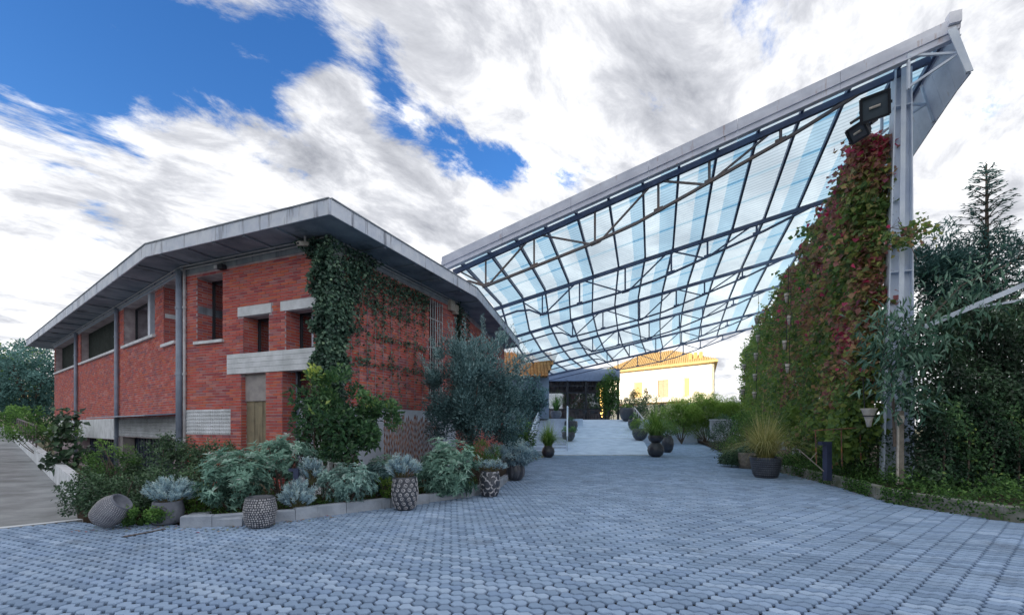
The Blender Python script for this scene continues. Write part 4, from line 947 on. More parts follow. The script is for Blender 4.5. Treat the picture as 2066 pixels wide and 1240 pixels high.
def blades(name, label, cat, base, n, H, spread, mat, w=.012, droop=1.0, z_top=None, seg=5, lean=.35, light=0):
    base = np.array(base, float); root = thing(name, label, cat, Vector(base))
    a = RNG.uniform(0, 2 * math.pi, n); ln = H * RNG.uniform(.55, 1.1, n); r0 = spread * .18 * np.sqrt(RNG.random(n))
    dirv = np.stack([np.cos(a), np.sin(a), np.zeros(n)], 1); outk = RNG.uniform(.05, 1.0, n) * lean * 2
    V = []; ts = np.linspace(0, 1, seg + 1); sidev = np.stack([-np.sin(a), np.cos(a), np.zeros(n)], 1)
    pts = np.empty((n, seg + 1, 2, 3))
    for i, t in enumerate(ts):
        h = ln * (t - droop * .5 * outk * t ** 2.2); rr = ln * outk * (t ** 1.5) * .75
        c = base + dirv * (r0 + rr)[:, None] + np.array([0, 0, 1]) * h[:, None]; ww = w * (1 - t * .92) * (.6 + .4 * min(1, t * 5))
        pts[:, i, 0] = c - sidev * ww / 2; pts[:, i, 1] = c + sidev * ww / 2
    k = (seg + 1) * 2; b = (np.arange(n) * k)[:, None]
    F = np.concatenate([b + np.array([[2 * i, 2 * i + 1, 2 * i + 3, 2 * i + 2]]) for i in range(seg)], 1).reshape(-1, 4)
    VV = np.repeat(np.clip(RNG.normal(.45 + light, .25, n), 0, 1), k) * .7 + np.tile(np.repeat(ts, 2), n) * .35
    link_mesh('blades', np_mesh('blades', pts.reshape(-1, 3), F, np.clip(VV, 0, 1)), mat, root); return root
def wall_leaves(fac_pts, Nn, n, L, Wd, V, mat, name, parent, out=.06):
    """leaves lying against an upright surface, hanging downwards"""
    P = fac_pts + Nn * RNG.uniform(.01, out, (n, 1)); A = unit(np.array([0, 0, -.6]) + rdir(n) * .8 + Nn * .25); N2 = unit(Nn + rdir(n) * .6 + np.array([0, 0, .6]))
    return leaf_mesh(name, P, A, N2, L * RNG.uniform(.6, 1.25, n), Wd * RNG.uniform(.7, 1.2, n), V, mat, parent, .15, .1)

# --- ivy on the corner of the brick building
def fpts(fac, s, nrm, z): return np.stack([fac.o.x + fac.d.x * s + fac.n.x * nrm, fac.o.y + fac.d.y * s + fac.n.y * nrm, z], 1)
def corner_ivy():
    root = thing('corner_ivy', 'thick dark green ivy covering the corner pier of the brick building', 'ivy', (C2.x, C2.y - .3, 0))
    n = 9800; z = RNG.uniform(1.5, 5.66, n)
    lim_m = np.interp(z, [1.5, 2.6, 3.4, 4.2, 5.0, 5.4, 5.66], [.25, .33, .26, .28, .38, .50, .70]); lim_r = np.interp(z, [1.5, 2.4, 3.2, 4.0, 4.6, 5.1, 5.66], [.2, .34, .36, .5, .7, 1.0, 1.5])
    side = RNG.random(n) < .5; wob = .10 * np.sin(z * 7) + .06 * np.sin(z * 17)
    sm = RNG.uniform(-.05, 1, n) * (lim_m + wob); sr = RNG.uniform(-.05, 1, n) * (lim_r + wob)
    nz = RNG.uniform(0, 1, n) * (.10 + .10 * np.sin(z * 5 + sm * 9) ** 2)
    Pm = fpts(MID, sm, .02 + nz, z); Pr = fpts(RIG, sr, .02 + nz, z); P = np.where(side[:, None], Pm, Pr)
    Nn = np.where(side[:, None], np.array([MID.n.x, MID.n.y, 0]), np.array([RIG.n.x, RIG.n.y, 0]))
    edge = RNG.random(n) < .17; bis = unit(np.array([MID.n.x + RIG.n.x, MID.n.y + RIG.n.y, 0.])); Pe = np.stack([np.full(n, C2.x), np.full(n, C2.y), z], 1) + bis * RNG.uniform(.03, .16, (n, 1)) + RNG.normal(0, .045, (n, 3)); P = np.where(edge[:, None], Pe, P); Nn = np.where(edge[:, None], bis, Nn)
    V = .32 + .2 * np.sin(z * 6 + sm * 11) + RNG.normal(0, .2, n)
    wall_leaves(P, Nn, n, .085, .075, V, L_ivy, 'foliage', root, .10)
    m = MB()
    for k in range(5):
        f, s = (MID, .06 + .05 * k) if k < 3 else (RIG, .12 * (k - 2)); m.tube([f.pt(s + .04 * math.sin(q * 2.1 + k), .03, .1 + q * .55) for q in range(10)], .014, 5)
    m.build('stem', bark_m, root)
corner_ivy()
def strand_vine():
    root = thing('trellis_vine', 'thin vine climbing in vertical strands up the brick wall beside the corner ivy', 'vine', (*RIG.pt(1.5, .1, 0).xy, 0))
    P = []; V = []; m = MB()
    for j, px in enumerate((706, 722, 739, 755, 771, 787, 803, 819, 835, 851)):
        s = rS(px); top = 5.4 - .02 * j; m.tube([RIG.pt(s, .03, PL), RIG.pt(s + .02, .03, top)], .006, 4); nn = int(300 * (1.2 - .03 * j))
        z = RNG.uniform(PL + .05, top, nn); keep = RNG.random(nn) < np.clip(.45 + .3 * np.sin(z * 3.1 + j * 2) + .25 * (z - 4), .15, 1); z = z[keep]
        P.append(fpts(RIG, s + RNG.normal(0, .055, len(z)), RNG.uniform(.02, .07, len(z)), z))
    n = 1700; s = rS(700) + (rS(862) - rS(700)) * RNG.random(n) ** 1.25; z = 5.42 - np.abs(RNG.normal(0, .38, n)) * np.interp(s, [.4, 2, 4], [1.7, 1.1, .55]) ; P.append(fpts(RIG, s, RNG.uniform(.02, .1, n), z))
    n = 500; s = RNG.uniform(rS(700), rS(858), n); P.append(fpts(RIG, s, RNG.uniform(.02, .06, n), 3.15 + .7 * RNG.integers(0, 3, n) + RNG.normal(0, .05, n)))
    P = np.concatenate(P); n = len(P); V = .35 + RNG.normal(0, .2, n); Nn = np.tile(np.array([RIG.n.x, RIG.n.y, 0]), (n, 1))
    wall_leaves(P, Nn, n, .075, .06, V, L_ivy, 'foliage', root, .03); m.build('trellis_wire', pipe_m, root)
    root = thing('far_corner_ivy', 'dark ivy hanging on the brick wall beyond the barred window', 'ivy', (E2.x, E2.y, 0))
    n = 2600; z = RNG.uniform(2, 5.66, n); s = rS(924) + RNG.uniform(-.15, .45, n) + .1 * np.sin(z * 4); P1 = fpts(RIG, np.minimum(s, 5.5), RNG.uniform(.02, .16, n), z); P2 = fpts(FAR, RNG.uniform(0, 1.4, n), RNG.uniform(.02, .16, n), z)
    sd = (RNG.random(n) < .5)[:, None]; wall_leaves(np.where(sd, P1, P2), np.where(sd, np.array([RIG.n.x, RIG.n.y, 0]), np.array([FAR.n.x, FAR.n.y, 0])), n, .085, .07, .2 + RNG.normal(0, .15, n), L_ivy, 'foliage', root, .06)
strand_vine()

# --- olive tree in the bed
def tree_limbs(base, top, spread, n, r0, mat, parent, seed=1):
    rr = random.Random(seed); m = MB(); base, top = Vector(base), Vector(top); fork = base.lerp(top, .45)
    m.tube([base - Vector((0, 0, .1)), base.lerp(fork, .5) + Vector((.03, .02, 0)), fork], [r0 * 1.25, r0, r0 * .85], 8); ends = []
    for k in range(n):
        a = 2 * math.pi * k / n + rr.uniform(-.4, .4); e = fork + Vector((math.cos(a) * spread * rr.uniform(.4, .9), math.sin(a) * spread * rr.uniform(.4, .9), (top.z - fork.z) * rr.uniform(.5, 1.3)))
        mid = fork.lerp(e, .5) + Vector((0, 0, .12 * spread)); m.tube([fork - Vector((0, 0, .05)), mid, e], [r0 * .6, r0 * .4, r0 * .12], 5); ends.append(e)
        for q in range(2): e2 = mid.lerp(e, rr.uniform(.1, .7)) + Vector((rr.uniform(-1, 1), rr.uniform(-1, 1), rr.uniform(0, 1))) * spread * .4; m.tube([mid, mid.lerp(e2, .6) + Vector((0, 0, .03)), e2], [r0 * .3, r0 * .2, r0 * .08], 4)
    m.build('trunk', mat, parent); return ends
def olive():
    y = 11.6; c = at(962, 775, y); root = thing('olive_tree', 'round crowned silvery olive tree in front of the barred window', 'olive tree', (at(942, 900, y).x, y, .1))
    tree_limbs((at(942, 900, y).x, y, .1), (c.x, y, 2.6), 1.0, 7, .065, bark_m, root)
    n = 27000; P, O, sh = crown(c + Vector((-.02, 0, .12)), (1.45, 1.2, 1.32), 85, n, .27, .1); P2, O2, s2 = crown(c + Vector((.05, -.1, -.80)), (1.30, 1.0, .78), 75, 19000, .28, .1); P = np.concatenate([P, P2]); O = np.concatenate([O, O2]); sh = np.concatenate([sh, s2]); n = len(P)
    f = P[:, 2] > c.z - 1.85; P, O, sh = P[f], O[f], sh[f]; n = len(P)
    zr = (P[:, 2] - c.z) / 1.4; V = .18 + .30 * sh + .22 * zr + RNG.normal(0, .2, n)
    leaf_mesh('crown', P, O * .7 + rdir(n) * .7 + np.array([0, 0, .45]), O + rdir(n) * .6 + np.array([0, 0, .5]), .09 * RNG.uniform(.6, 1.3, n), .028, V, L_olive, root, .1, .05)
    m = 70; d = rdir(m); d[:, 2] = np.abs(d[:, 2]); tw = np.array(c) + d * np.array([1.4, 1.3, 1.35]); ax = unit(d * .5 + np.array([0, 0, 1]) + rdir(m) * .25); k = np.repeat(np.arange(m), 26); t = np.tile(np.linspace(-.1, .42, 26), m)[:, None]
    P = tw[k] + ax[k] * t; A = unit(ax[k] + unit(np.cross(ax[k], rdir(len(k)))) * .9); leaf_mesh('shoots', P, A, rdir(len(k)) + np.array([0, 0, .6]), .075, .018, .55 + RNG.normal(0, .2, len(k)), L_olive, root, .1, .03)
olive()

# --- shrubs in the left bed
y = 8.9
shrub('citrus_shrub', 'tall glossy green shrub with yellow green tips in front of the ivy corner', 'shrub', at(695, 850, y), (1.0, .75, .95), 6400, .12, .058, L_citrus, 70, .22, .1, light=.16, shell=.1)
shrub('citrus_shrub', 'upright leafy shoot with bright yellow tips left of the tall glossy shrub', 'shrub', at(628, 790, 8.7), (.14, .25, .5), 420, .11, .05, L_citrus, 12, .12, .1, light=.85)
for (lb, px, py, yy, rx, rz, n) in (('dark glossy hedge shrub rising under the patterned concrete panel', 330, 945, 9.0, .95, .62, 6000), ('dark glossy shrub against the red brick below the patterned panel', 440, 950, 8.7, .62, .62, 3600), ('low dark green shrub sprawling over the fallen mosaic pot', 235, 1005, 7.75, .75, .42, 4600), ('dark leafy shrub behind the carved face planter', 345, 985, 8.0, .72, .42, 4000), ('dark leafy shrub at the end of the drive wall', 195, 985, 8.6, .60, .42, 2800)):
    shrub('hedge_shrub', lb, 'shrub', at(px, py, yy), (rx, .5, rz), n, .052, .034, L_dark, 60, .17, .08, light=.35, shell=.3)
blades_c = at(235, 935, 8.2)
shrub('arching_shrub', 'arching light green sprays rising in front of the blue garage door', 'shrub', at(222, 930, 8.5), (.42, .35, .38), 1500, .05, .02, L_green, 26, .12, .1, light=.6)
spot = gnd(300, 1060)
shrub('trailing_plant', 'low yellow green plant spreading beside the fallen pot', 'plant', at(268, 1040, 7.15), (.62, .25, .14), 2600, .045, .03, L_green, 26, .09, .0, light=.5, stem=False)
shrub('yellow_green_shrub', 'small yellow green plant between the silver dome and the grey green bush', 'plant', at(400, 1005, 7.7), (.17, .2, .22), 700, .05, .028, L_grass, 16, .08, .08, light=.6)
shrub('sage_bush', 'grey green sage bush spreading over the white mosaic pot', 'bush', at(475, 965, 7.75), (.66, .5, .48), 4200, .105, .034, L_sage, 95, .12, .1, light=.45, rosette=7, shell=.3)
shrub('sage_bush', 'tall grey green sage bush beside the blocked door', 'bush', at(570, 925, 8.3), (.55, .45, .42), 3300, .105, .034, L_sage, 75, .12, .1, light=.45, rosette=7, shell=.3)
shrub('sage_bush', 'large grey green sage bush hanging over the kerb between two patterned pots', 'bush', at(900, 945, 9.75), (.68, .55, .62), 5600, .135, .04, L_sage, 120, .14, .1, light=.45, rosette=7, shell=.3)
shrub('sage_bush', 'low grey green sage sprig behind the swirl pot', 'bush', at(775, 955, 9.3), (.35, .35, .35), 1400, .09, .03, L_sage, 36, .1, .1, light=.4, rosette=7)
spiky('santolina_bush', 'silver blue needle bush leaning over the kerb right of the mosaic pot', 'bush', at(600, 1000, 7.75), (.33, .3, .34), 5200, .05, L_silver, .1, W_=.009, tufts=110)
spiky('santolina_bush', 'upright silver blue needle bush behind the small dark bollard', 'bush', at(628, 950, 8.1), (.24, .25, .3), 2600, .05, L_silver, .1, W_=.009, tufts=60)
shrub('wormwood_mound', 'pale silver green wormwood mound on the kerb left of the swirl pot', 'plant', at(700, 972, 8.35), (.58, .4, .36), 6800, .062, .02, L_art, 130, .10, .1, light=.4, rosette=8, shell=.4)
shrub('wormwood_mound', 'blue green leafy mound behind the silver green wormwood', 'plant', at(760, 965, 9.0), (.4, .35, .3), 2600, .075, .03, L_olive, 50, .10, .1, light=.3, rosette=6)
shrub('green_tuft', 'small fresh green plant touching the left side of the swirl pot', 'plant', at(782, 985, 8.75), (.15, .16, .22), 700, .06, .025, L_grass, 14, .08, .1, light=.4)
shrub('rosemary_bush', 'yellow green rosemary bush behind the crescent pot', 'bush', at(972, 918, 10.9), (.42, .4, .36), 2600, .055, .014, L_green, 60, .12, .1, light=.5)
spiky('lavender_bush', 'teal lavender bush between the crescent pot and the striped pot', 'bush', at(1000, 915, 11.6), (.34, .3, .3), 2600, .06, L_silver, .1, W_=.012, tufts=60)
shrub('strappy_plant', 'dark leafy plants under the right side of the olive tree', 'plant', at(1050, 878, 14.5), (.55, .5, .45), 1800, .12, .03, L_green, 30, .2, .1, light=.3)
# fig with broad leaves by the drive wall
def fig():
    y = 11.9; root = thing('young_fig_tree', 'young fig tree with broad dark leaves beside the drive wall', 'tree', (at(118, 960, y).x, y, .1))
    m = MB(); m.tube([at(118, 985, y), at(121, 920, y), at(126, 870, y), at(132, 835, y)], [.035, .03, .022, .012], 6); m.tube([at(121, 925, y), at(160, 925, y - .4), at(185, 915, y - .5)], [.02, .015, .008], 5); m.build('trunk', bark_m, root)
    P = []; 
    for px, py, r, k in ((132, 845, .38, 90), (120, 880, .36, 70), (165, 918, .42, 110), (112, 925, .36, 70), (190, 935, .25, 40)):
        c = np.array(at(px, py, y - .2)); P.append(c + rdir(k) * r * RNG.uniform(.3, 1, (k, 1)))
    P = np.concatenate(P); n = len(P); leaf_mesh('crown', P, rdir(n) + np.array([0, 0, -.2]), rdir(n) * .5 + np.array([0, -.2, 1]), .19 * RNG.uniform(.6, 1.2, n), .15, .3 + RNG.normal(0, .2, n), L_dark, root, .12, .2)
fig()

# --- rusty chain screen in front of the plinth
def chains():
    a = RIG.pt(rS(738), .55, 0); b = RIG.pt(rS(850), .55, 0); root = thing('chain_screen', 'screen of rusty twisted rods standing in front of the pale plinth', 'screen', (a.x, a.y, .1)); n = 38
    for k in range(n):
        p = a.lerp(b, k / (n - 1)); z1 = 1.85 + random.uniform(-.15, .12); m = MB(); q = 22; ph = random.uniform(0, 6)
        m.tube([p + Vector((.006 * math.sin(ph + i * 1.9), .006 * math.cos(ph + i * 1.9), .05 + (z1 - .05) * i / q)) for i in range(q + 1)], [.007 + .013 * (i % 2) for i in range(q + 1)], 4); m.build('rod', rust_m, root)
    m = MB(); m.bar(a + up * .3, b + up * .3, .02); m.build('base_rail', rust_m, root)
chains()

# ------------------------------------------------------------------ pots
def interp_r(prof, z): return float(np.interp(z, [p[1] for p in prof], [p[0] for p in prof]))
def pot(name, label, c, prof, mat, decor=None, dmat=None, group=None, tilt=None, soil=True):
    c = Vector(c); root = thing(name, label, 'pot', c, group); top = prof[-1]; inner = [(top[0] - .03, top[1] - .004), (top[0] - .035, top[1] - .06)]
    m = MB(); m.lathe(c, prof + [(top[0] - .008, top[1] + .012)] + inner, 28); body = m.build('body', mat, root, True)
    if soil: m = MB(); m.lathe(c + up * (top[1] - .07), [(top[0] - .034, 0), (top[0] - .05, .012)], 16); m.build('soil', soil_m, root)
    if decor:
        m = MB(); Hh = prof[-1][1]
        def sp(a, z, o=.004): r = interp_r(prof, z) + o; return c + Vector((r * math.cos(a), r * math.sin(a), z))
        def blob(a, z, r, n=6, sq=1, ph=0):
            R_ = interp_r(prof, z); vs = [sp(a + r * math.cos(q) / R_, z + r * sq * math.sin(q), .006) for q in [ph + 2 * math.pi * i / n for i in range(n)]]; ctr = sp(a, z, .011)
            m.add(vs + [ctr], [(i, (i + 1) % n, n) for i in range(n)])
        def ribbon(pts, w):
            L_ = []; 
            for i, (a, z) in enumerate(pts):
                a1, z1 = pts[min(i + 1, len(pts) - 1)]; a0, z0 = pts[max(i - 1, 0)]; R_ = interp_r(prof, z); t = Vector(((a1 - a0) * R_, z1 - z0)); t = t.normalized() if t.length > 1e-9 else Vector((1, 0)); ww = w * math.sin(math.pi * (i + .35) / (len(pts) - .3)); nx, nz = -t.y * ww, t.x * ww
                L_ += [sp(a + nx / R_, z + nz, .005), sp(a, z, .012), sp(a - nx / R_, z - nz, .005)]
            k = len(pts); m.add(L_, [(3 * i, 3 * i + 1, 3 * i + 4, 3 * i + 3) for i in range(k - 1)] + [(3 * i + 1, 3 * i + 2, 3 * i + 5, 3 * i + 4) for i in range(k - 1)])
        if decor == 'mosaic':
            rows = int(Hh / .034)
            for i in range(rows):
                z = .03 + (Hh - .05) * i / (rows - 1); k = int(2 * math.pi * interp_r(prof, z) / .036)
                for j in range(k): blob(2 * math.pi * (j + .5 * (i % 2)) / k + random.uniform(-.02, .02), z + random.uniform(-.004, .004), random.uniform(.012, .0165), 5, 1, random.random() * 3)
        elif decor == 'pebble_rows':
            rows = int(Hh / .022)
            for i in range(rows):
                z = .02 + (Hh - .04) * i / (rows - 1); k = max(6, int(2 * math.pi * interp_r(prof, z) / .03))
                for j in range(k): blob(2 * math.pi * j / k + .1 * math.sin(i * .4), z, .0105, 4, .75)
        elif decor == 'swirl':
            for i in range(7):
                z = .06 + (Hh - .11) * i / 6; k = max(5, int(2 * math.pi * interp_r(prof, z) / .115))
                for j in range(k):
                    a = 2 * math.pi * (j + .5 * (i % 2)) / k; R_ = interp_r(prof, z); s0 = random.uniform(0, 6)
                    ribbon([(a + (.044 - .0028 * q) * math.cos(s0 + q * .75) / R_, min(max(z + (.044 - .0028 * q) * math.sin(s0 + q * .75), .01), Hh - .01)) for q in range(15)], .009)
        elif decor == 'crescent':
            for i in range(6):
                z = .06 + (Hh - .11) * i / 5; k = max(5, int(2 * math.pi * interp_r(prof, z) / .12))
                for j in range(k):
                    a = 2 * math.pi * (j + .5 * (i % 2)) / k; R_ = interp_r(prof, z); s0 = random.choice((0, 1.2, 2.4, 3.6)) + random.uniform(-.3, .3)
                    ribbon([(a + .05 * math.cos(s0 + q * .42) / R_, min(max(z + .05 * math.sin(s0 + q * .42), .01), Hh - .01)) for q in range(8)], .016)
        elif decor == 'wave':
            for j in range(9):
                for q in range(4):
                    a = 2 * math.pi * j / 9; ribbon([(a + (.06 + .07 * q) * math.sin(t * math.pi) , .05 + (Hh - .1) * t) for t in np.linspace(.02, .98, 9)], .006)
        elif decor == 'weave':
            rows = 9
            for i in range(rows):
                z = .04 + (Hh - .08) * i / (rows - 1); k = int(2 * math.pi * interp_r(prof, z) / .05)
                for j in range(k): blob(2 * math.pi * (j + .5 * (i % 2)) / k, z, .021, 6, .8)
        elif decor == 'bark':
            for j in range(34): a = 2 * math.pi * j / 34; ribbon([(a + .04 * math.sin(t * 9 + j), .01 + (Hh - .02) * t) for t in np.linspace(.0, 1, 6)], .018)
        elif decor == 'face':
            f = -math.pi / 2 + .1
            blob(f, Hh * .48, .045, 8, 1.7); 
            for s in (-1, 1): ribbon([(f + s * (.28 + .22 * math.cos(q)), Hh * .58 + .04 * math.sin(q)) for q in np.linspace(0, math.pi, 7)], .014); ribbon([(f + s * (.28 + .24 * math.cos(q)), Hh * .68 + .05 * math.sin(q)) for q in np.linspace(.2, math.pi - .2, 7)], .016)
            ribbon([(f + t, Hh * .24 - .03 * math.cos(t * 4)) for t in np.linspace(-.35, .35, 9)], .018); ribbon([(f + t, Hh * .17 + .02 * math.cos(t * 4)) for t in np.linspace(-.3, .3, 9)], .016)
        p = m.build('relief_pattern', dmat, body, True); p['kind'] = 'stuff'
    return root
def egg(h, r, rt, rb=.55): return [(r * rb, 0), (r * (rb + .22), h * .08), (r * .93, h * .28), (r, h * .52), (r * .95, h * .74), (rt * 1.02, h * .92), (rt, h)]
q = gnd(525, 1062); pot('mosaic_pot', 'round pot covered in white mosaic pieces beneath the sage bush', q, egg(.47, .235, .20, .6), potdark_m, 'mosaic', potstripe_m)
q = gnd(817, 1027); pot('swirl_pot', 'tall pale pot with curled swirl relief standing at the kerb', q, egg(.62, .245, .215, .55), potdark_m, 'swirl', potstripe_m); q8 = q
q = gnd(988, 1000); pot('crescent_pot', 'dark pot with white crescent relief at the right end of the kerb', q, egg(.56, .235, .205, .62), potdark_m, 'crescent', potstripe_m); q9 = q
q = gnd(1040, 968); pot('striped_pot', 'dark round pot with fine wavy stripes holding a silver bush', q, egg(.50, .27, .22, .5), potdark_m, 'wave', potgrey_m); q10 = q
spiky('lavender_bush', 'silvery lavender growing in the swirl pot', 'plant', q8 + Vector((-.05, 0, .78)), (.36, .3, .34), 2600, .06, L_silver, q8.z + .56, W_=.013, tufts=60)
spiky('dry_shrub', 'thin grey twiggy plant growing in the crescent pot', 'plant', q9 + Vector((.05, 0, .66)), (.40, .3, .2), 800, .07, L_silver, q9.z + .5, W_=.014, tufts=30)
shrub('silver_shrub', 'rounded silver leaved shrub growing in the striped pot', 'bush', q10 + Vector((.05, 0, .75)), (.60, .5, .38), 3600, .075, .032, L_silver, 70, .13, q10.z + .44, light=.3, shell=.3)
# fallen mosaic pot
q = gnd(212, 1068); t = pot('fallen_pot', 'grey mosaic pot lying on its side at the corner of the drive', q, egg(.44, .215, .16, .6), potgrey_m, 'pebble_rows', potstripe_m, soil=False)
t.rotation_euler = (R(10), R(48), R(20)); t.location = q + Vector((-.14, .05, .13))
q = gnd(338, 1055); pot('face_planter', 'dark planter carved as a face under a silver blue dome plant', q, egg(.36, .235, .20, .66), potgrey_m, 'face', potdark_m)
spiky('dome_plant', 'silver blue dome plant growing in the carved face planter', 'plant', q + Vector((.04, 0, .50)), (.40, .33, .30), 5200, .055, L_silver, q.z + .3, W_=.009, tufts=120)
def block(label, c, d, rz, mat):
    t = thing('stone_block', label, 'stone', c); m = MB(); c = Vector(c); ca, sa = math.cos(rz), math.sin(rz); w, l, h = d; e = .02
    def pp(x, y_, z): return (c.x + x * ca - y_ * sa, c.y + x * sa + y_ * ca, c.z + z)
    vs = [pp(sx * w / 2, sy * l / 2, 0) for sx, sy in ((-1, -1), (1, -1), (1, 1), (-1, 1))] + [pp(sx * (w / 2 + .004), sy * l / 2, h - e) for sx, sy in ((-1, -1), (1, -1), (1, 1), (-1, 1))] + [pp(sx * (w / 2 - e), sy * (l / 2 - e), h + .006 * sx) for sx, sy in ((-1, -1), (1, -1), (1, 1), (-1, 1))]
    m.add(vs, [(0, 1, 5, 4), (1, 2, 6, 5), (2, 3, 7, 6), (3, 0, 4, 7), (4, 5, 9, 8), (5, 6, 10, 9), (6, 7, 11, 10), (7, 4, 8, 11), (8, 9, 10, 11)]); m.build('block', mat, t)
block('squared grey stone block beside the carved face planter', gnd(402, 1052), (.30, .22, .15), .3, kerb_m)
block('rough grey stone under the sage bush left of the mosaic pot', gnd(468, 1058), (.40, .2, .13), .1, kerb_m)
# pots at the foot of and along the ramp
def round_pot(lb, px, py, r, h, z=0.0, mat=potdark_m, rt=.62): 
    c = gnd(px, py, z); pot('round_pot', lb, c, [(r * .5, 0), (r * .85, h * .18), (r, h * .48), (r * .9, h * .78), (r * rt, h * .95), (r * rt, h)], mat, group='dark pots by the ramp'); return c
c = round_pot('dark round pot with long grass at the left foot of the ramp', 1106, 922, .33, .58); blades('grass_plant', 'long arching green grass in the pot at the left foot of the ramp', 'grass', c + up * .52, 620, 1.6, .9, L_grass, .024, 1.3, lean=.8)
c = round_pot('large dark pot with long grass at the right foot of the ramp', 1323, 921, .42, .70); blades('grass_plant', 'long arching green grass in the pot at the right foot of the ramp', 'grass', c + up * .9, 900, 2.2, 1.2, L_grass, .026, 1.3, lean=.75)
pot('stacked_pot', 'dark bowl stacked on the large pot at the right foot of the ramp', c + up * .72, [(.2, 0), (.34, .12), (.40, .3), (.36, .38)], potdark_m)
c = round_pot('tall dark pot standing just behind the pot at the right foot of the ramp', 1347, 912, .36, 1.0); shrub('pot_shrub', 'leafy plant in the tall dark pot at the right foot of the ramp', 'plant', c + up * 1.3, (.5, .45, .4), 900, .09, .04, L_green, 24, .18, c.z + .9)
def ramp_pot(px, f, side, r, h, lb, plant, pl, pm, n, pr):
    x = (2.05 + 3.7 * f + .45) if side < 0 else (7.5 + 3.5 * f - .45); y = 24 + 17 * f; x = (px - CX) / FOC * y; c = Vector((x, y, .01 + TZ * f))
    pot('bowl_pot', lb, c, [(r * .45, 0), (r * .8, h * .2), (r, h * .55), (r * .97, h * .85), (r * .9, h)], potdark_m, group='dark bowl pots on the ramp')
    shrub(plant, pl, 'plant', c + up * (h + pr[2] * .6), pr, n, .08, .045, pm, 20, .16, c.z + h * .8, stem=False, light=.5); return c
ramp_pot(1147, .28, -1, .42, .58, 'lower dark bowl pot on the left side of the ramp', 'trailing_plant', 'fresh green plant trailing from the lower left bowl on the ramp', L_green, 700, (.48, .4, .18))
ramp_pot(1152, .52, -1, .5, .8, 'upper dark bowl pot on the left side of the ramp', 'leafy_plant', 'dark leafy plant in the upper left bowl on the ramp', L_dark, 400, (.3, .3, .15))
ramp_pot(1291, .30, 1, .5, .75, 'lower dark bowl pot on the right side of the ramp', 'trailing_plant', 'bright green plant trailing from the lower right bowl on the ramp', L_grass, 1100, (.6, .5, .4))
ramp_pot(1279, .58, 1, .45, .8, 'middle dark bowl pot on the right side of the ramp', 'leafy_plant', 'small bright plant in the middle right bowl on the ramp', L_green, 500, (.3, .3, .3))
ramp_pot(1265, .93, 1, .65, 1.15, 'large grey bowl pot at the top right of the ramp', 'leafy_plant', 'low green plant in the large grey bowl at the top right of the ramp', L_grass, 700, (.5, .5, .18))
c = Vector(((1122 - CX) / FOC * 38, 38, TZ)); pot('bowl_pot', 'pale bowl pot with arching palm at the top of the staircase', c, [(.2, 0), (.42, .2), (.5, .5), (.42, .7)], potgrey_m, group='dark bowl pots on the ramp'); blades('palm_plant', 'arching palm like plant at the top of the staircase', 'plant', c + up * .65, 130, 2.0, 1, L_green, .06, 1.3, lean=.5)
# climber on the pavilion corner and shrubs on the terrace
shrub('pavilion_climber', 'tall green climber covering the right corner post of the pavilion', 'climber', at(1228, 788, 43.5), (1.0, .6, 2.6), 4200, .20, .09, L_green, 70, .5, TZ, light=.25, shell=.2)
shrub('terrace_shrub', 'dark bushy shrub on the terrace below the cream house', 'shrub', at(1315, 828, 43), (1.6, 1, 1.4), 3200, .16, .08, L_dark, 60, .45, TZ - .2, light=.4)
shrub('terrace_shrub', 'reddish leaved shrub above the handrail in front of the cream house', 'shrub', at(1290, 800, 46), (.9, .8, 1.1), 900, .18, .09, L_vine, 26, .35, TZ, light=.3)
shrub('terrace_shrub', 'dark shrub behind the large bowl at the top right of the ramp', 'shrub', at(1262, 822, 45), (1.1, 1, .9), 1800, .16, .08, L_dark, 40, .4, TZ, light=.3)
for k, (px, py, yy, rx, rz, lb) in enumerate(((1375, 838, 38, 1.7, 1.5, 'pale green bamboo clump left of the path end'), (1425, 832, 39, 1.9, 1.9, 'tall pale green bamboo clump behind the end of the path'), (1468, 838, 38, 1.4, 1.5, 'pale green bamboo clump beside the vine screen'))):
    shrub('bamboo_clump', lb, 'bamboo', at(px, py, yy), (rx, 1.2, rz), 12000, .20, .035, L_bamboo, 150, .40, .05, 'bamboo at the end of the path', light=.45, shell=.2)
shrub('wall_climber', 'leafy climber on the blue grey wall behind the olive tree', 'climber', at(1066, 806, 33.5), (1.3, .5, 1.9), 3600, .2, .1, L_olive, 60, .45, .1, light=.3, shell=.1)
# planters at the path end
for px, py, w, lb in ((1410, 893, .5, 'small dark planter at the far end of the path'), (1378, 890, .4, 'pale folding chair shaped planter at the path end')):
    c = gnd(px, py); pot('planter', lb, c, [(w * .4, 0), (w * .5, .25), (w * .55, .5)], potgrey_m)
shrub('planter_plant', 'feathery green plant in the small dark planter', 'plant', gnd(1410, 893) + up * .9, (.7, .6, .5), 1000, .12, .02, L_bamboo, 24, .25, .4)

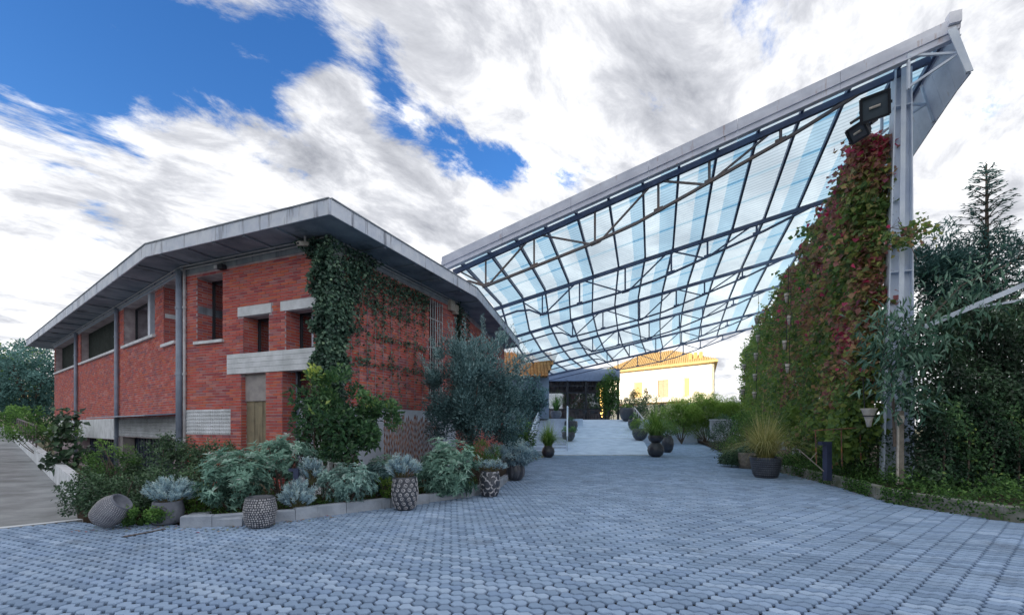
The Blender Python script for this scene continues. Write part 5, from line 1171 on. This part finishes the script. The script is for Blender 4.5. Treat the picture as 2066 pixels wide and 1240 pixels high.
# ------------------------------------------------------------------ right side: vine screen, hedge, lamps
VN = np.array([-T2.x, -T2.y, 0])                                 # the screen faces the courtyard
def vine_screen():
    root = thing('autumn_vine', 'tall screen of red and green autumn vine climbing from the bed to the canopy', 'vine', (RT[0].x - .35, RT[0].y + .3, .2))
    base = np.array([RT[0].x - .30, RT[0].y, 0]); dv = np.array([D2.x, D2.y, 0])
    ncl = 3600; cs = .15 + 31 * RNG.random(ncl) ** 1.9; cz = RNG.random(ncl) ** .92; cn = RNG.uniform(-.12, .5, ncl) + (RNG.random(ncl) < .07) * RNG.uniform(.2, .6, ncl); cr_ = RNG.uniform(.16, .42, ncl); cv = RNG.normal(0, .13, ncl)
    n = 74000; k = RNG.integers(0, ncl, n); off = rdir(n) * cr_[k][:, None] * RNG.uniform(.3, 1, (n, 1)); s = np.maximum(cs[k] + off[:, 0], .1)
    top = np.interp(s, [0, 1.2, 3.0, 5.4, 8, 12, 20, 27], [9.4, 9.2, 8.9, 9.0, 8.9, 8.8, 8.6, 8.3]); z = np.clip(.9 + (top - .9) * cz[k] + off[:, 2] * 1.1, .5, top + .1)
    ragged = top - .9 * (.5 + .5 * np.sin(s * 2.3)) * (.5 + .5 * np.sin(s * 5.1 + 1)); keep = z < np.maximum(ragged, top - .5)
    hole = (np.sin(s * 1.7 + z * 1.1 + 1) + np.sin(s * 2.9 - z * 2.1) + np.sin(s * 6.1 + z * 4.3)) < -2.35; keep &= ~(hole & (RNG.random(n) < .7)); keep &= ~((s < 1.6) & (z > 3.2) & (z < 6.2) & (np.sin(s * 7 + z * 5) < -.35) & (RNG.random(n) < .7))
    s, z, k, off = s[keep], z[keep], k[keep], off[keep]; n = len(s); bulge = .15 + .14 * np.sin(s * 1.3 + z * 1.9) * np.sin(z * 2.7 - s * .6) 
    P = base + dv * s[:, None] + VN * (off[:, 1] + cn[k] + .5 * np.clip((3 - z) / 3, 0, 1))[:, None]; P[:, 2] = z
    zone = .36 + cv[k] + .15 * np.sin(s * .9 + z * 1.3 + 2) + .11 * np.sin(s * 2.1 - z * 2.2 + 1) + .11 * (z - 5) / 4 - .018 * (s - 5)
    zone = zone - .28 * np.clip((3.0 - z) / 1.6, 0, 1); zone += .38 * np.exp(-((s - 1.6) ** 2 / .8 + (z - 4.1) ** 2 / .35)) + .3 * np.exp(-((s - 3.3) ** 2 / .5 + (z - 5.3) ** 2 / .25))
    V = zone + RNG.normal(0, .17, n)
    A = unit(np.array([0, -.2, -.6]) + rdir(n) * .75 + VN * .2); Nn = unit(VN * .7 + rdir(n) * .75 + np.array([0, -.5, .6]))
    L = .165 * RNG.uniform(.5, 1.2, n)
    # lobed leaf: two folded blades per leaf
    leaf_mesh('foliage', P, A, Nn, L, L * .95, V, L_vine, root, .12, .12)
    m = MB()
    for k in range(34):
        ss = .3 + 26 * (k / 33) ** 1.5; p0 = Vector(base + dv * ss); pts = [Vector((p0.x + .12 * math.sin(q * 1.3 + k), p0.y + .12 * math.cos(q * 1.7 + k), .2 + q * 1.05)) for q in range(8)]; m.tube(pts, .016, 4)
    m.build('stem', bark_m, root)
    # sprays reaching across the column
    k = 260; t = RNG.random(k); c0 = np.array(at(1790, 470, 10.6)); c1 = np.array(at(1865, 480, 10.5)); P = c0 + (c1 - c0) * t[:, None] + RNG.normal(0, .13, (k, 3)) - np.array([0, 0, .25])[None] * np.sin(t * 6)[:, None]
    leaf_mesh('spray_foliage', P, rdir(k) + np.array([0, 0, -.6]), rdir(k) * .6 + np.array([-.3, -.8, .3]), .11 * RNG.uniform(.6, 1.1, k), .1, .3 + RNG.normal(0, .22, k), L_vine, root)
    m = MB(); 
    for j in range(4): m.tube([at(1780, 455 + 12 * j, 10.75), at(1812, 462 - 8 * j, 10.5), at(1850, 470 + 18 * j, 10.45), at(1870, 455 + 20 * j, 10.5)], .008, 4)
    m.build('tendril', bark_m, root)
    sc = thing('wire_trellis', 'steel wires stretched between the canopy columns behind the vine', 'trellis', (RT[0].x, RT[0].y, .2))
    for z in (1.2, 2.6, 4.0, 5.4, 6.8, 8.2):
        m = MB(); m.tube([RT[0] * 1 + Vector((-.1, 0, z - RT[0].z)), RT[5] + Vector((-.1, 0, z - RT[5].z))], .012, 4); m.build('wire', pipe_m, sc)
vine_screen()
def hanging_cups():
    wires = [((1588, 585), (1583, 775)), ((1527, 640), (1524, 800)), ((1500, 670), (1498, 790))]
    cups = [(1588, 600, 13.6), (1593, 645, 13.6), (1584, 695, 13.6), (1590, 742, 13.6), (1527, 646, 18), (1530, 682, 18), (1526, 718, 18), (1524, 760, 18), (1523, 796, 18), (1502, 740, 21), (1499, 790, 21)]
    names = ['uppermost white cup pot on the nearest wire of the vine screen', 'second white cup pot from the top on the nearest wire', 'third white cup pot from the top on the nearest wire', 'lowest white cup pot on the nearest wire of the vine screen', 'uppermost white cup pot on the second wire from the right', 'second white cup pot on the second wire from the right', 'third white cup pot on the second wire from the right', 'fourth white cup pot on the second wire from the right', 'lowest white cup pot on the second wire, just above the dry grass', 'upper white cup pot at the left edge of the vine screen', 'lower white cup pot at the left edge of the vine screen']
    for (px, py, y), lb in zip(cups, names):
        c = at(px, py, y); c = c - Vector((.02, .0, 0)); r = .062 * y / 13.6; t = thing('hanging_cup', lb, 'pot', c, 'white cup pots hung on the vine screen')
        m = MB(); m.lathe(c, [(r * .45, -.15), (r * .8, .0), (r * 1.0, .12), (r * .8, .125)], 12); m.build('cup', clay_m, t, True); m = MB(); m.lathe(c + up * .02, [(r * .9, 0), (r * .9, .02)], 12); m.build('band', dark_m, t)
        m = MB(); m.tube([c + Vector((r, .0, -.2)), c + Vector((r, 0, 1.0))], .008, 4); m.build('hanger', dark_m, t)
hanging_cups()
c = at(1753, 838, 10.2); t = thing('funnel_planter', 'cream funnel shaped planter hanging low beside the column', 'pot', c)
m = MB(); m.lathe(c, [(.04, -.26), (.07, -.1), (.14, .12), (.17, .16), (.15, .165)], 14); m.build('cup', clay_m, t, True); m = MB(); m.lathe(c - up * .02, [(.125, 0), (.13, .02)], 14); m.build('band', dark_m, t); m = MB(); m.tube([c + Vector((0, .12, .1)), c + Vector((.02, .2, .9))], .01, 4); m.build('hanger', dark_m, t)
# dark climbing hedge right of the column
def surf_hedge(name, label, a, b, z0, z1, n, L, Wd, mat, thick, cat='hedge', light=.3, rag=.35):
    a, b = Vector(a), Vector(b); root = thing(name, label, cat, (*((a + b) / 2), .15)); d = (b - a); nn = unit(np.array([d.y, -d.x, 0.])); nn = -nn if nn[1] > 0 else nn
    s = RNG.random(n); zt = z1 - rag * (.5 + .5 * np.sin(s * 19 + 1)) * (.5 + .5 * np.sin(s * 43)); z = z0 + (zt - z0) * RNG.random(n)
    bul = thick * (.5 + .5 * np.sin(s * 17 + z * 2.3) * np.sin(z * 3.1 - s * 9)); P = np.stack([a.x + d.x * s, a.y + d.y * s, z], 1) + nn * (bul * RNG.uniform(.3, 1, n))[:, None] - nn * (RNG.random(n) ** 2 * .7)[:, None]
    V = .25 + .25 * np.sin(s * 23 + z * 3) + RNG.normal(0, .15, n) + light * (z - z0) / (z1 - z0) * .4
    leaf_mesh('foliage', P, unit(rdir(n) * .7 + np.array([0, 0, -.4]) + nn * .4), unit(nn + rdir(n) * .6 + np.array([0, 0, .5])), L * RNG.uniform(.6, 1.2, n), Wd * RNG.uniform(.7, 1.2, n), V, mat, root)
    for k in range(9):
        f = (k + .5) / 9; p = a.lerp(b, f); q = MB(); q.tube([Vector((p.x, p.y, .1)), Vector((p.x + .1, p.y + .05, 1.4)), Vector((p.x - .05, p.y + .1, z1 - .6))], .02, 5); q.build('stem', bark_m, root)
    return root
surf_hedge('climber_hedge', 'dense dark green climbing hedge at the right edge of the courtyard', (9.0, 10.05), (14.2, 9.6), .25, 4.4, 36000, .10, .06, L_dark, .55, light=.2)
surf_hedge('jasmine_hedge', 'brighter green jasmine growing low along the right hedge', (9.1, 9.7), (13.2, 9.0), .2, 2.3, 9000, .085, .048, L_citrus, .4, light=.1)
surf_hedge('background_hedge', 'tall dark hedge behind the canopy columns at the right', (11.2, 11.6), (24, 11.0), .2, 4.9, 22000, .15, .09, L_dark, .6)
surf_hedge('screen_undergrowth', 'dark leafy undergrowth along the foot of the vine screen', (9.1, 10.9), (12.6, 19.5), .2, 1.75, 14000, .09, .045, L_green, .5, 'undergrowth', light=-.2)
def longleaf():
    root = thing('long_leaf_climber', 'climber with long drooping grey green leaves across the steel column', 'climber', (9.3, 10.2, .2)); 
    P = []; 
    for px, py, r, k in ((1800, 650, .5, 150), (1850, 690, .55, 190), (1900, 640, .5, 130), (1820, 720, .4, 140), (1960, 600, .6, 120), (1790, 770, .35, 90), (1840, 800, .45, 120), (2000, 560, .5, 60), (1930, 560, .5, 60), (1770, 690, .35, 80)):
        P.append(np.array(at(px, py, 9.6)) + RNG.normal(0, 1, (k, 3)) * r * .55)
    P = np.concatenate(P); n = len(P); leaf_mesh('foliage', P, rdir(n) * .8 + np.array([0, -.1, -.8]), rdir(n) * .6 + np.array([0, -.7, .5]), .24 * RNG.uniform(.6, 1.2, n), .055, .42 + RNG.normal(0, .22, n), L_long, root, .2, .15)
    m = MB(); m.tube([at(1805, 900, 9.9), at(1800, 760, 9.8), at(1830, 690, 9.7), at(1940, 575, 9.6), at(2040, 530, 9.6)], [.03, .025, .02, .015, .01], 6); m.tube([at(1800, 760, 9.8), at(1780, 680, 9.8), at(1765, 650, 9.7)], .012, 5); m.build('stem', bark_m, root)
longleaf()
t = thing('trellis_beam', 'white steel beam sloping up through the hedge at the right edge', 'beam', at(1875, 655, 9.9)); m = MB(); m.bar(at(1862, 660, 9.7), at(2120, 552, 9.0), .10, .10); m.build('top_rail', colsteel_m, t); m = MB(); m.bar(at(1955, 622, 9.9), at(2110, 598, 9.6), .05); m.build('brace', colsteel_m, t)
m = MB(); p = at(2100, 565, 9.0); m.bar(p, (p.x, p.y, .1), .1); m.build('post', colsteel_m, t)
# conifer rising behind the hedge
def conifer(px, y, ztop, r, label, name='conifer_tree', n=5200):
    b = at(px, 900, y); root = thing(name, label, 'tree', (b.x, b.y, .1)); m = MB(); m.tube([(b.x, b.y, 0), (b.x + .05, b.y, ztop * .5), (b.x, b.y, ztop)], [.16, .1, .02], 7)
    P = []; A = []
    k = 0; z = 1.5
    while z < ztop - .1:
        f = (ztop - z) / (ztop - 1.5); L = r * f ** .75 + .18
        for j in range(5):
            a = k * 2.4 + j * 1.256 + random.uniform(-.3, .3); d = np.array([math.cos(a), math.sin(a), .25 + .3 * (1 - f)]); o = np.array([b.x, b.y, z]); e = o + d * L * random.uniform(.75, 1.1)
            m.tube([Vector(o), Vector(o + (e - o) * .5 + np.array([0, 0, .04])), Vector(e)], [.022, .015, .006], 4, False)
            q = int(n / 140 * (f + .25)) + 6; tt = RNG.random(q) ** .7; pp = o + (e - o) * tt[:, None]; sd = unit(np.cross(d, [0, 0, 1.])); sg = RNG.choice([-1, 1], q)[:, None]
            P.append(pp + RNG.normal(0, .03, (q, 3))); A.append(unit(d) * .6 + sd * sg * RNG.uniform(.2, 1, (q, 1)) + np.array([0, 0, -.15]))
        z += .26; k += 1
    m.build('trunk', bark_m, root); P = np.concatenate(P); A = np.concatenate(A); n = len(P)
    leaf_mesh('crown', P, A, np.tile(np.array([0, 0, 1.]), (n, 1)) + rdir(n) * .4, .20 * RNG.uniform(.5, 1.2, n), .05, .4 + RNG.normal(0, .22, n), L_conifer, root, .1, .15)
conifer(1990, 15.0, 10.4, 1.6, 'dark conifer with a bare leader rising above the hedge at the right')
shrub('garden_tree', 'feathery blue green tree behind the hedge right of the column', 'tree', at(1935, 545, 15.5), (2.3, 1.5, 1.7), 9000, .22, .045, L_conifer, 70, .42, .1, light=.35, shell=.2)
# far-left trees
def broadleaf(name, label, c, rad, n, L, mat, base_z=0):
    c = Vector(c); root = thing(name, label, 'tree', (c.x, c.y, base_z)); tree_limbs((c.x, c.y, base_z), (c.x, c.y, c.z + rad[2] * .4), rad[0] * .8, 7, .16, bark_m, root)
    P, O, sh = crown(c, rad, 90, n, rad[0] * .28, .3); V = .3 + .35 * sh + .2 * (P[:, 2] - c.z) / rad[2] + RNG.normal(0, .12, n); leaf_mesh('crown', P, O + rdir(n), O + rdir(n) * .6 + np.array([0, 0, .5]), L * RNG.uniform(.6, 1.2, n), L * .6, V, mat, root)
broadleaf('garden_tree', 'blue green tree beyond the far left end of the brick building', at(62, 770, 34), (2.3, 2, 3.0), 8000, .22, L_conifer)
broadleaf('garden_tree', 'tall pale green tree at the far left edge of the view', at(15, 770, 38), (2.8, 2.4, 3.6), 8000, .24, L_green)
shrub('roadside_shrub', 'bright green shrub at the far end of the drive wall', 'shrub', at(60, 850, 27), (1.6, 1, .9), 2600, .14, .08, L_green, 40, .4, .3, light=.4)
shrub('roadside_shrub', 'low green plants growing along the top of the drive wall', 'shrub', at(92, 872, 16.5), (.9, 1.2, .35), 2200, .09, .05, L_green, 40, .25, .3, light=.4)

# --- big pot of dry grass, timber pot, lamps, meter post
q = gnd(1545, 962); pot('woven_pot', 'dark woven pot holding a fountain of dry grass at the right kerb', q, [(.30, 0), (.36, .1), (.42, .4), (.44, .56), (.46, .62)], potdark_m, 'weave', potgrey_m)
blades('fountain_grass', 'large fountain of yellow green dry grass in the woven pot', 'grass', q + up * .58, 950, 1.75, 1.2, L_dry, .017, 1.2, lean=.85)
blades('fountain_grass', 'few long stray blades leaning left over the timber pot', 'grass', q + Vector((-.15, 0, .55)), 60, 2.1, .6, L_dry, .016, 1.3, lean=.7)
q = gnd(1510, 944); pot('timber_pot', 'rough bark textured pot behind the woven pot', q, [(.30, 0), (.33, .2), (.35, .5), (.35, .58)], timber_m, 'bark', timber_m); shrub('succulent_plant', 'low succulent growing in the bark textured pot', 'plant', q + up * .68, (.3, .3, .14), 400, .14, .05, L_long, 14, .12, q.z + .5, stem=False)
for px, py, yy, rx, rz, lb, mt in ((1470, 880, 22.5, .9, .9, 'dark bush at the far right side of the path', L_dark), (1490, 905, 19, .7, .6, 'rounded dark green bush beside the path', L_green), (1455, 868, 29, 1.1, 1.0, 'dark shrub below the pale planter boxes', L_dark), (1520, 870, 17, .8, .9, 'tall dark green bush behind the dry grass', L_green), (1480, 925, 17.4, .5, .35, 'low leafy plant at the path edge', L_dark)):
    shrub('path_shrub', lb, 'shrub', at(px, py, yy), (rx, .6, rz), 2600, .085, .05, mt, 46, .24, .1, light=.3)
c = at(1460, 862, 27.0); t = thing('planter_box', 'pale square planter box behind the path shrubs', 'planter', c); m = MB(); m.box(c - up * .2, (1.5, .8, 1.3), -.38); m.build('box', concrete_m, t); m = MB(); m.box(c + up * .47, (1.6, .9, .06), -.38); m.build('rim', white_m, t)
def bollard(label, c, h, w, rz):
    c = Vector(c); t = thing('bollard_light', label, 'bollard light', c, 'dark bollard lights'); ca = Vector((math.cos(rz), math.sin(rz), 0)); m = MB(); m.box(c + up * h / 2, (w, w * .9, h), rz); m.build('post', darkblue_m, t)
    m = MB(); m.box(c + up * (h - w * .28) - ca * w * .95, (w * 1.0, w * .88, w * .55), rz); hd = m.build('lamp_head', darkblue_m, t); m = MB(); m.box(c + up * (h - w * .58) - ca * w * .95, (w * .8, w * .6, .012), rz); m.build('lens', lampglass_m, hd)
bollard('dark blue angled bollard light standing at the mossy kerb', at(1669, 968, 11.6) + up * -.0, 1.0, .15, .15)
bollard('small dark blue bollard light among the silver bushes', at(598, 985, 7.95), .36, .085, .1)
c = at(1812, 976, 10.0); t = thing('meter_post', 'grey timber post with white cable box in front of the column', 'post', c)
m = MB(); m.box(c + Vector((.04, 0, .82)), (.11, .09, 1.64), .1); m.build('post', timber_m, t); m = MB(); m.box(c + Vector((-.04, -.06, 1.46)), (.19, .09, .15), .1); m.build('cable_box', clay_m, t); m = MB(); m.tube([c + Vector((-.06, -.06, 0)), c + Vector((-.05, -.06, 1.4))], .022, 8); m.build('conduit', clay_m, t)
# low rail and canes among the plants
t = thing('cane_rail', 'thin rusty cane rail in the right bed behind the bollard light', 'rail', at(1640, 900, 11.8)); 
for a, b in (((1640, 868), (1740, 862)), ((1645, 868), (1647, 935)), ((1697, 864), (1699, 940)), ((1735, 862), (1737, 930))): m = MB(); m.tube([at(*a, 11.3), at(*b, 11.3)], .012, 5); m.build('cane', rust_m, t)
t = thing('fallen_cane', 'grey cane leaning on the ground left of the bollard light', 'cane', gnd(1660, 960, .2)); m = MB(); m.tube([at(1610, 905, 11.2), at(1662, 950, 10.9)], .014, 5); m.tube([at(1636, 925, 11.05), at(1648, 912, 11.1)], .008, 5); m.build('cane', timber_m, t)
# ground cover in the right bed and over the kerb
def cover(name, poly, n, L, Wd, mat, z0, hgt, zfun=None):
    xs = [p[0] for p in poly]; ys = [p[1] for p in poly]; P = []
    while len(P) < n:
        p = (random.uniform(min(xs), max(xs)), random.uniform(min(ys), max(ys)))
        if inside(p, poly): P.append((p[0], p[1], z0 + random.random() ** 1.5 * hgt * (.5 + .5 * math.sin(p[0] * 3.1) * math.sin(p[1] * 2.7) + .3)))
    P = np.array(P); o = leaf_mesh(name, P, rdir(n) + np.array([0, 0, .6]), rdir(n) * .5 + np.array([0, 0, 1]), L * RNG.uniform(.5, 1.3, n), Wd, .35 + RNG.normal(0, .2, n), mat)
    return tag(o, kind='stuff')
tag(cover('ground_cover', [(8.3, 7.75), (8.1, 9.2), (8.65, 11.3), (9.2, 14.1), (9.7, 18), (11.2, 19), (11.2, 9.6), (14, 9.2), (14, 5.2), (10, 6.6)], 15000, .09, .045, L_green, .18, .38), 'leafy green ground cover in the right bed behind the mossy kerb', 'ground cover')
def kerb_creeper():
    pts = [Vector(p) for p in ((14, 4.6), (9.8, 6.3), (8.27, 7.5), (7.85, 9.17), (8.45, 11.3), (9.04, 14.1), (9.5, 18))]; P = []; V = []
    for a, b in zip(pts[:-1], pts[1:]):
        L = (b - a).length; d = (b - a).normalized(); nn = Vector((-d.y, d.x)); k = int(420 * L) if b.y < 12 else int(260 * L)
        for _ in range(k):
            f = random.random(); p = a + d * L * f; dens = .5 + .5 * math.sin(p.x * 2.3 + p.y * 3.1) + .3 * math.sin(p.x * 7 + p.y * 5)
            if random.random() > dens + .12: continue
            h = random.random() ** .8 * .32; P.append((p.x + nn.x * (.03 + (.32 - h) * .12), p.y + nn.y * (.03 + (.32 - h) * .12), h))
    P = np.array(P); n = len(P); o = leaf_mesh('kerb_creeper', P, rdir(n) + np.array([-.3, -.2, -.3]), rdir(n) * .6 + np.array([-.5, -.6, .6]), .055 * RNG.uniform(.6, 1.3, n), .035, .3 + RNG.normal(0, .2, n), L_green); tag(o, 'small leaved creeper hanging over the mossy kerb', 'creeper', kind='stuff')
kerb_creeper()
tag(cover('bed_weeds', [(-6.7, 7.35), (-4.7, 7.35), (-3.6, 7.9), (-2.3, 9.05), (-1.0, 10.3), (-.6, 12.5), (-3.6, 9.4), (-8, 9.5)], 7000, .06, .025, L_green, .1, .2), 'low weeds covering the soil of the left bed', 'weeds')

# dark drain slot and leaf litter at the left bed
a, b = gnd(248, 1083), gnd(332, 1067); d = (b - a).normalized(); nn = Vector((-d.y, d.x, 0)); t = thing('dark_strip', 'narrow dark drain slot in the paving near the fallen pot', 'drain', a)
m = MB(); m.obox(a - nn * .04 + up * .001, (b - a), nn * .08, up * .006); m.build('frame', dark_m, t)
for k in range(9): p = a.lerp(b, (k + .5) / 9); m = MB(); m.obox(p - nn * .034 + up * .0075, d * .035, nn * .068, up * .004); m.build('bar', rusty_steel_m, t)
def litter():
    P = []
    for x0, y0, x1, y1, k in ((-4.7, 6.85, -3.0, 7.9, 70), (-6.6, 6.9, -4.9, 7.1, 60), (8.1, 8.6, 8.4, 11, 90), (8.5, 11.5, 9.3, 17, 110)):
        for _ in range(k): f = random.random(); P.append((x0 + (x1 - x0) * f + random.gauss(0, .10) - .05, y0 + (y1 - y0) * f + random.gauss(0, .10) - .06, .004 + random.random() * .006))
    P = np.array(P); n = len(P); A = rdir(n); A[:, 2] *= .15; o = leaf_mesh('fallen_leaves', P, A, rdir(n) * .25 + np.array([0, 0, 1]), .055 * RNG.uniform(.5, 1.2, n), .035, RNG.uniform(.2, .9, n), L_vine, None, .08, .02); tag(o, 'scattered brown leaves lying on the paving along the kerbs', 'leaves', kind='stuff')
litter()
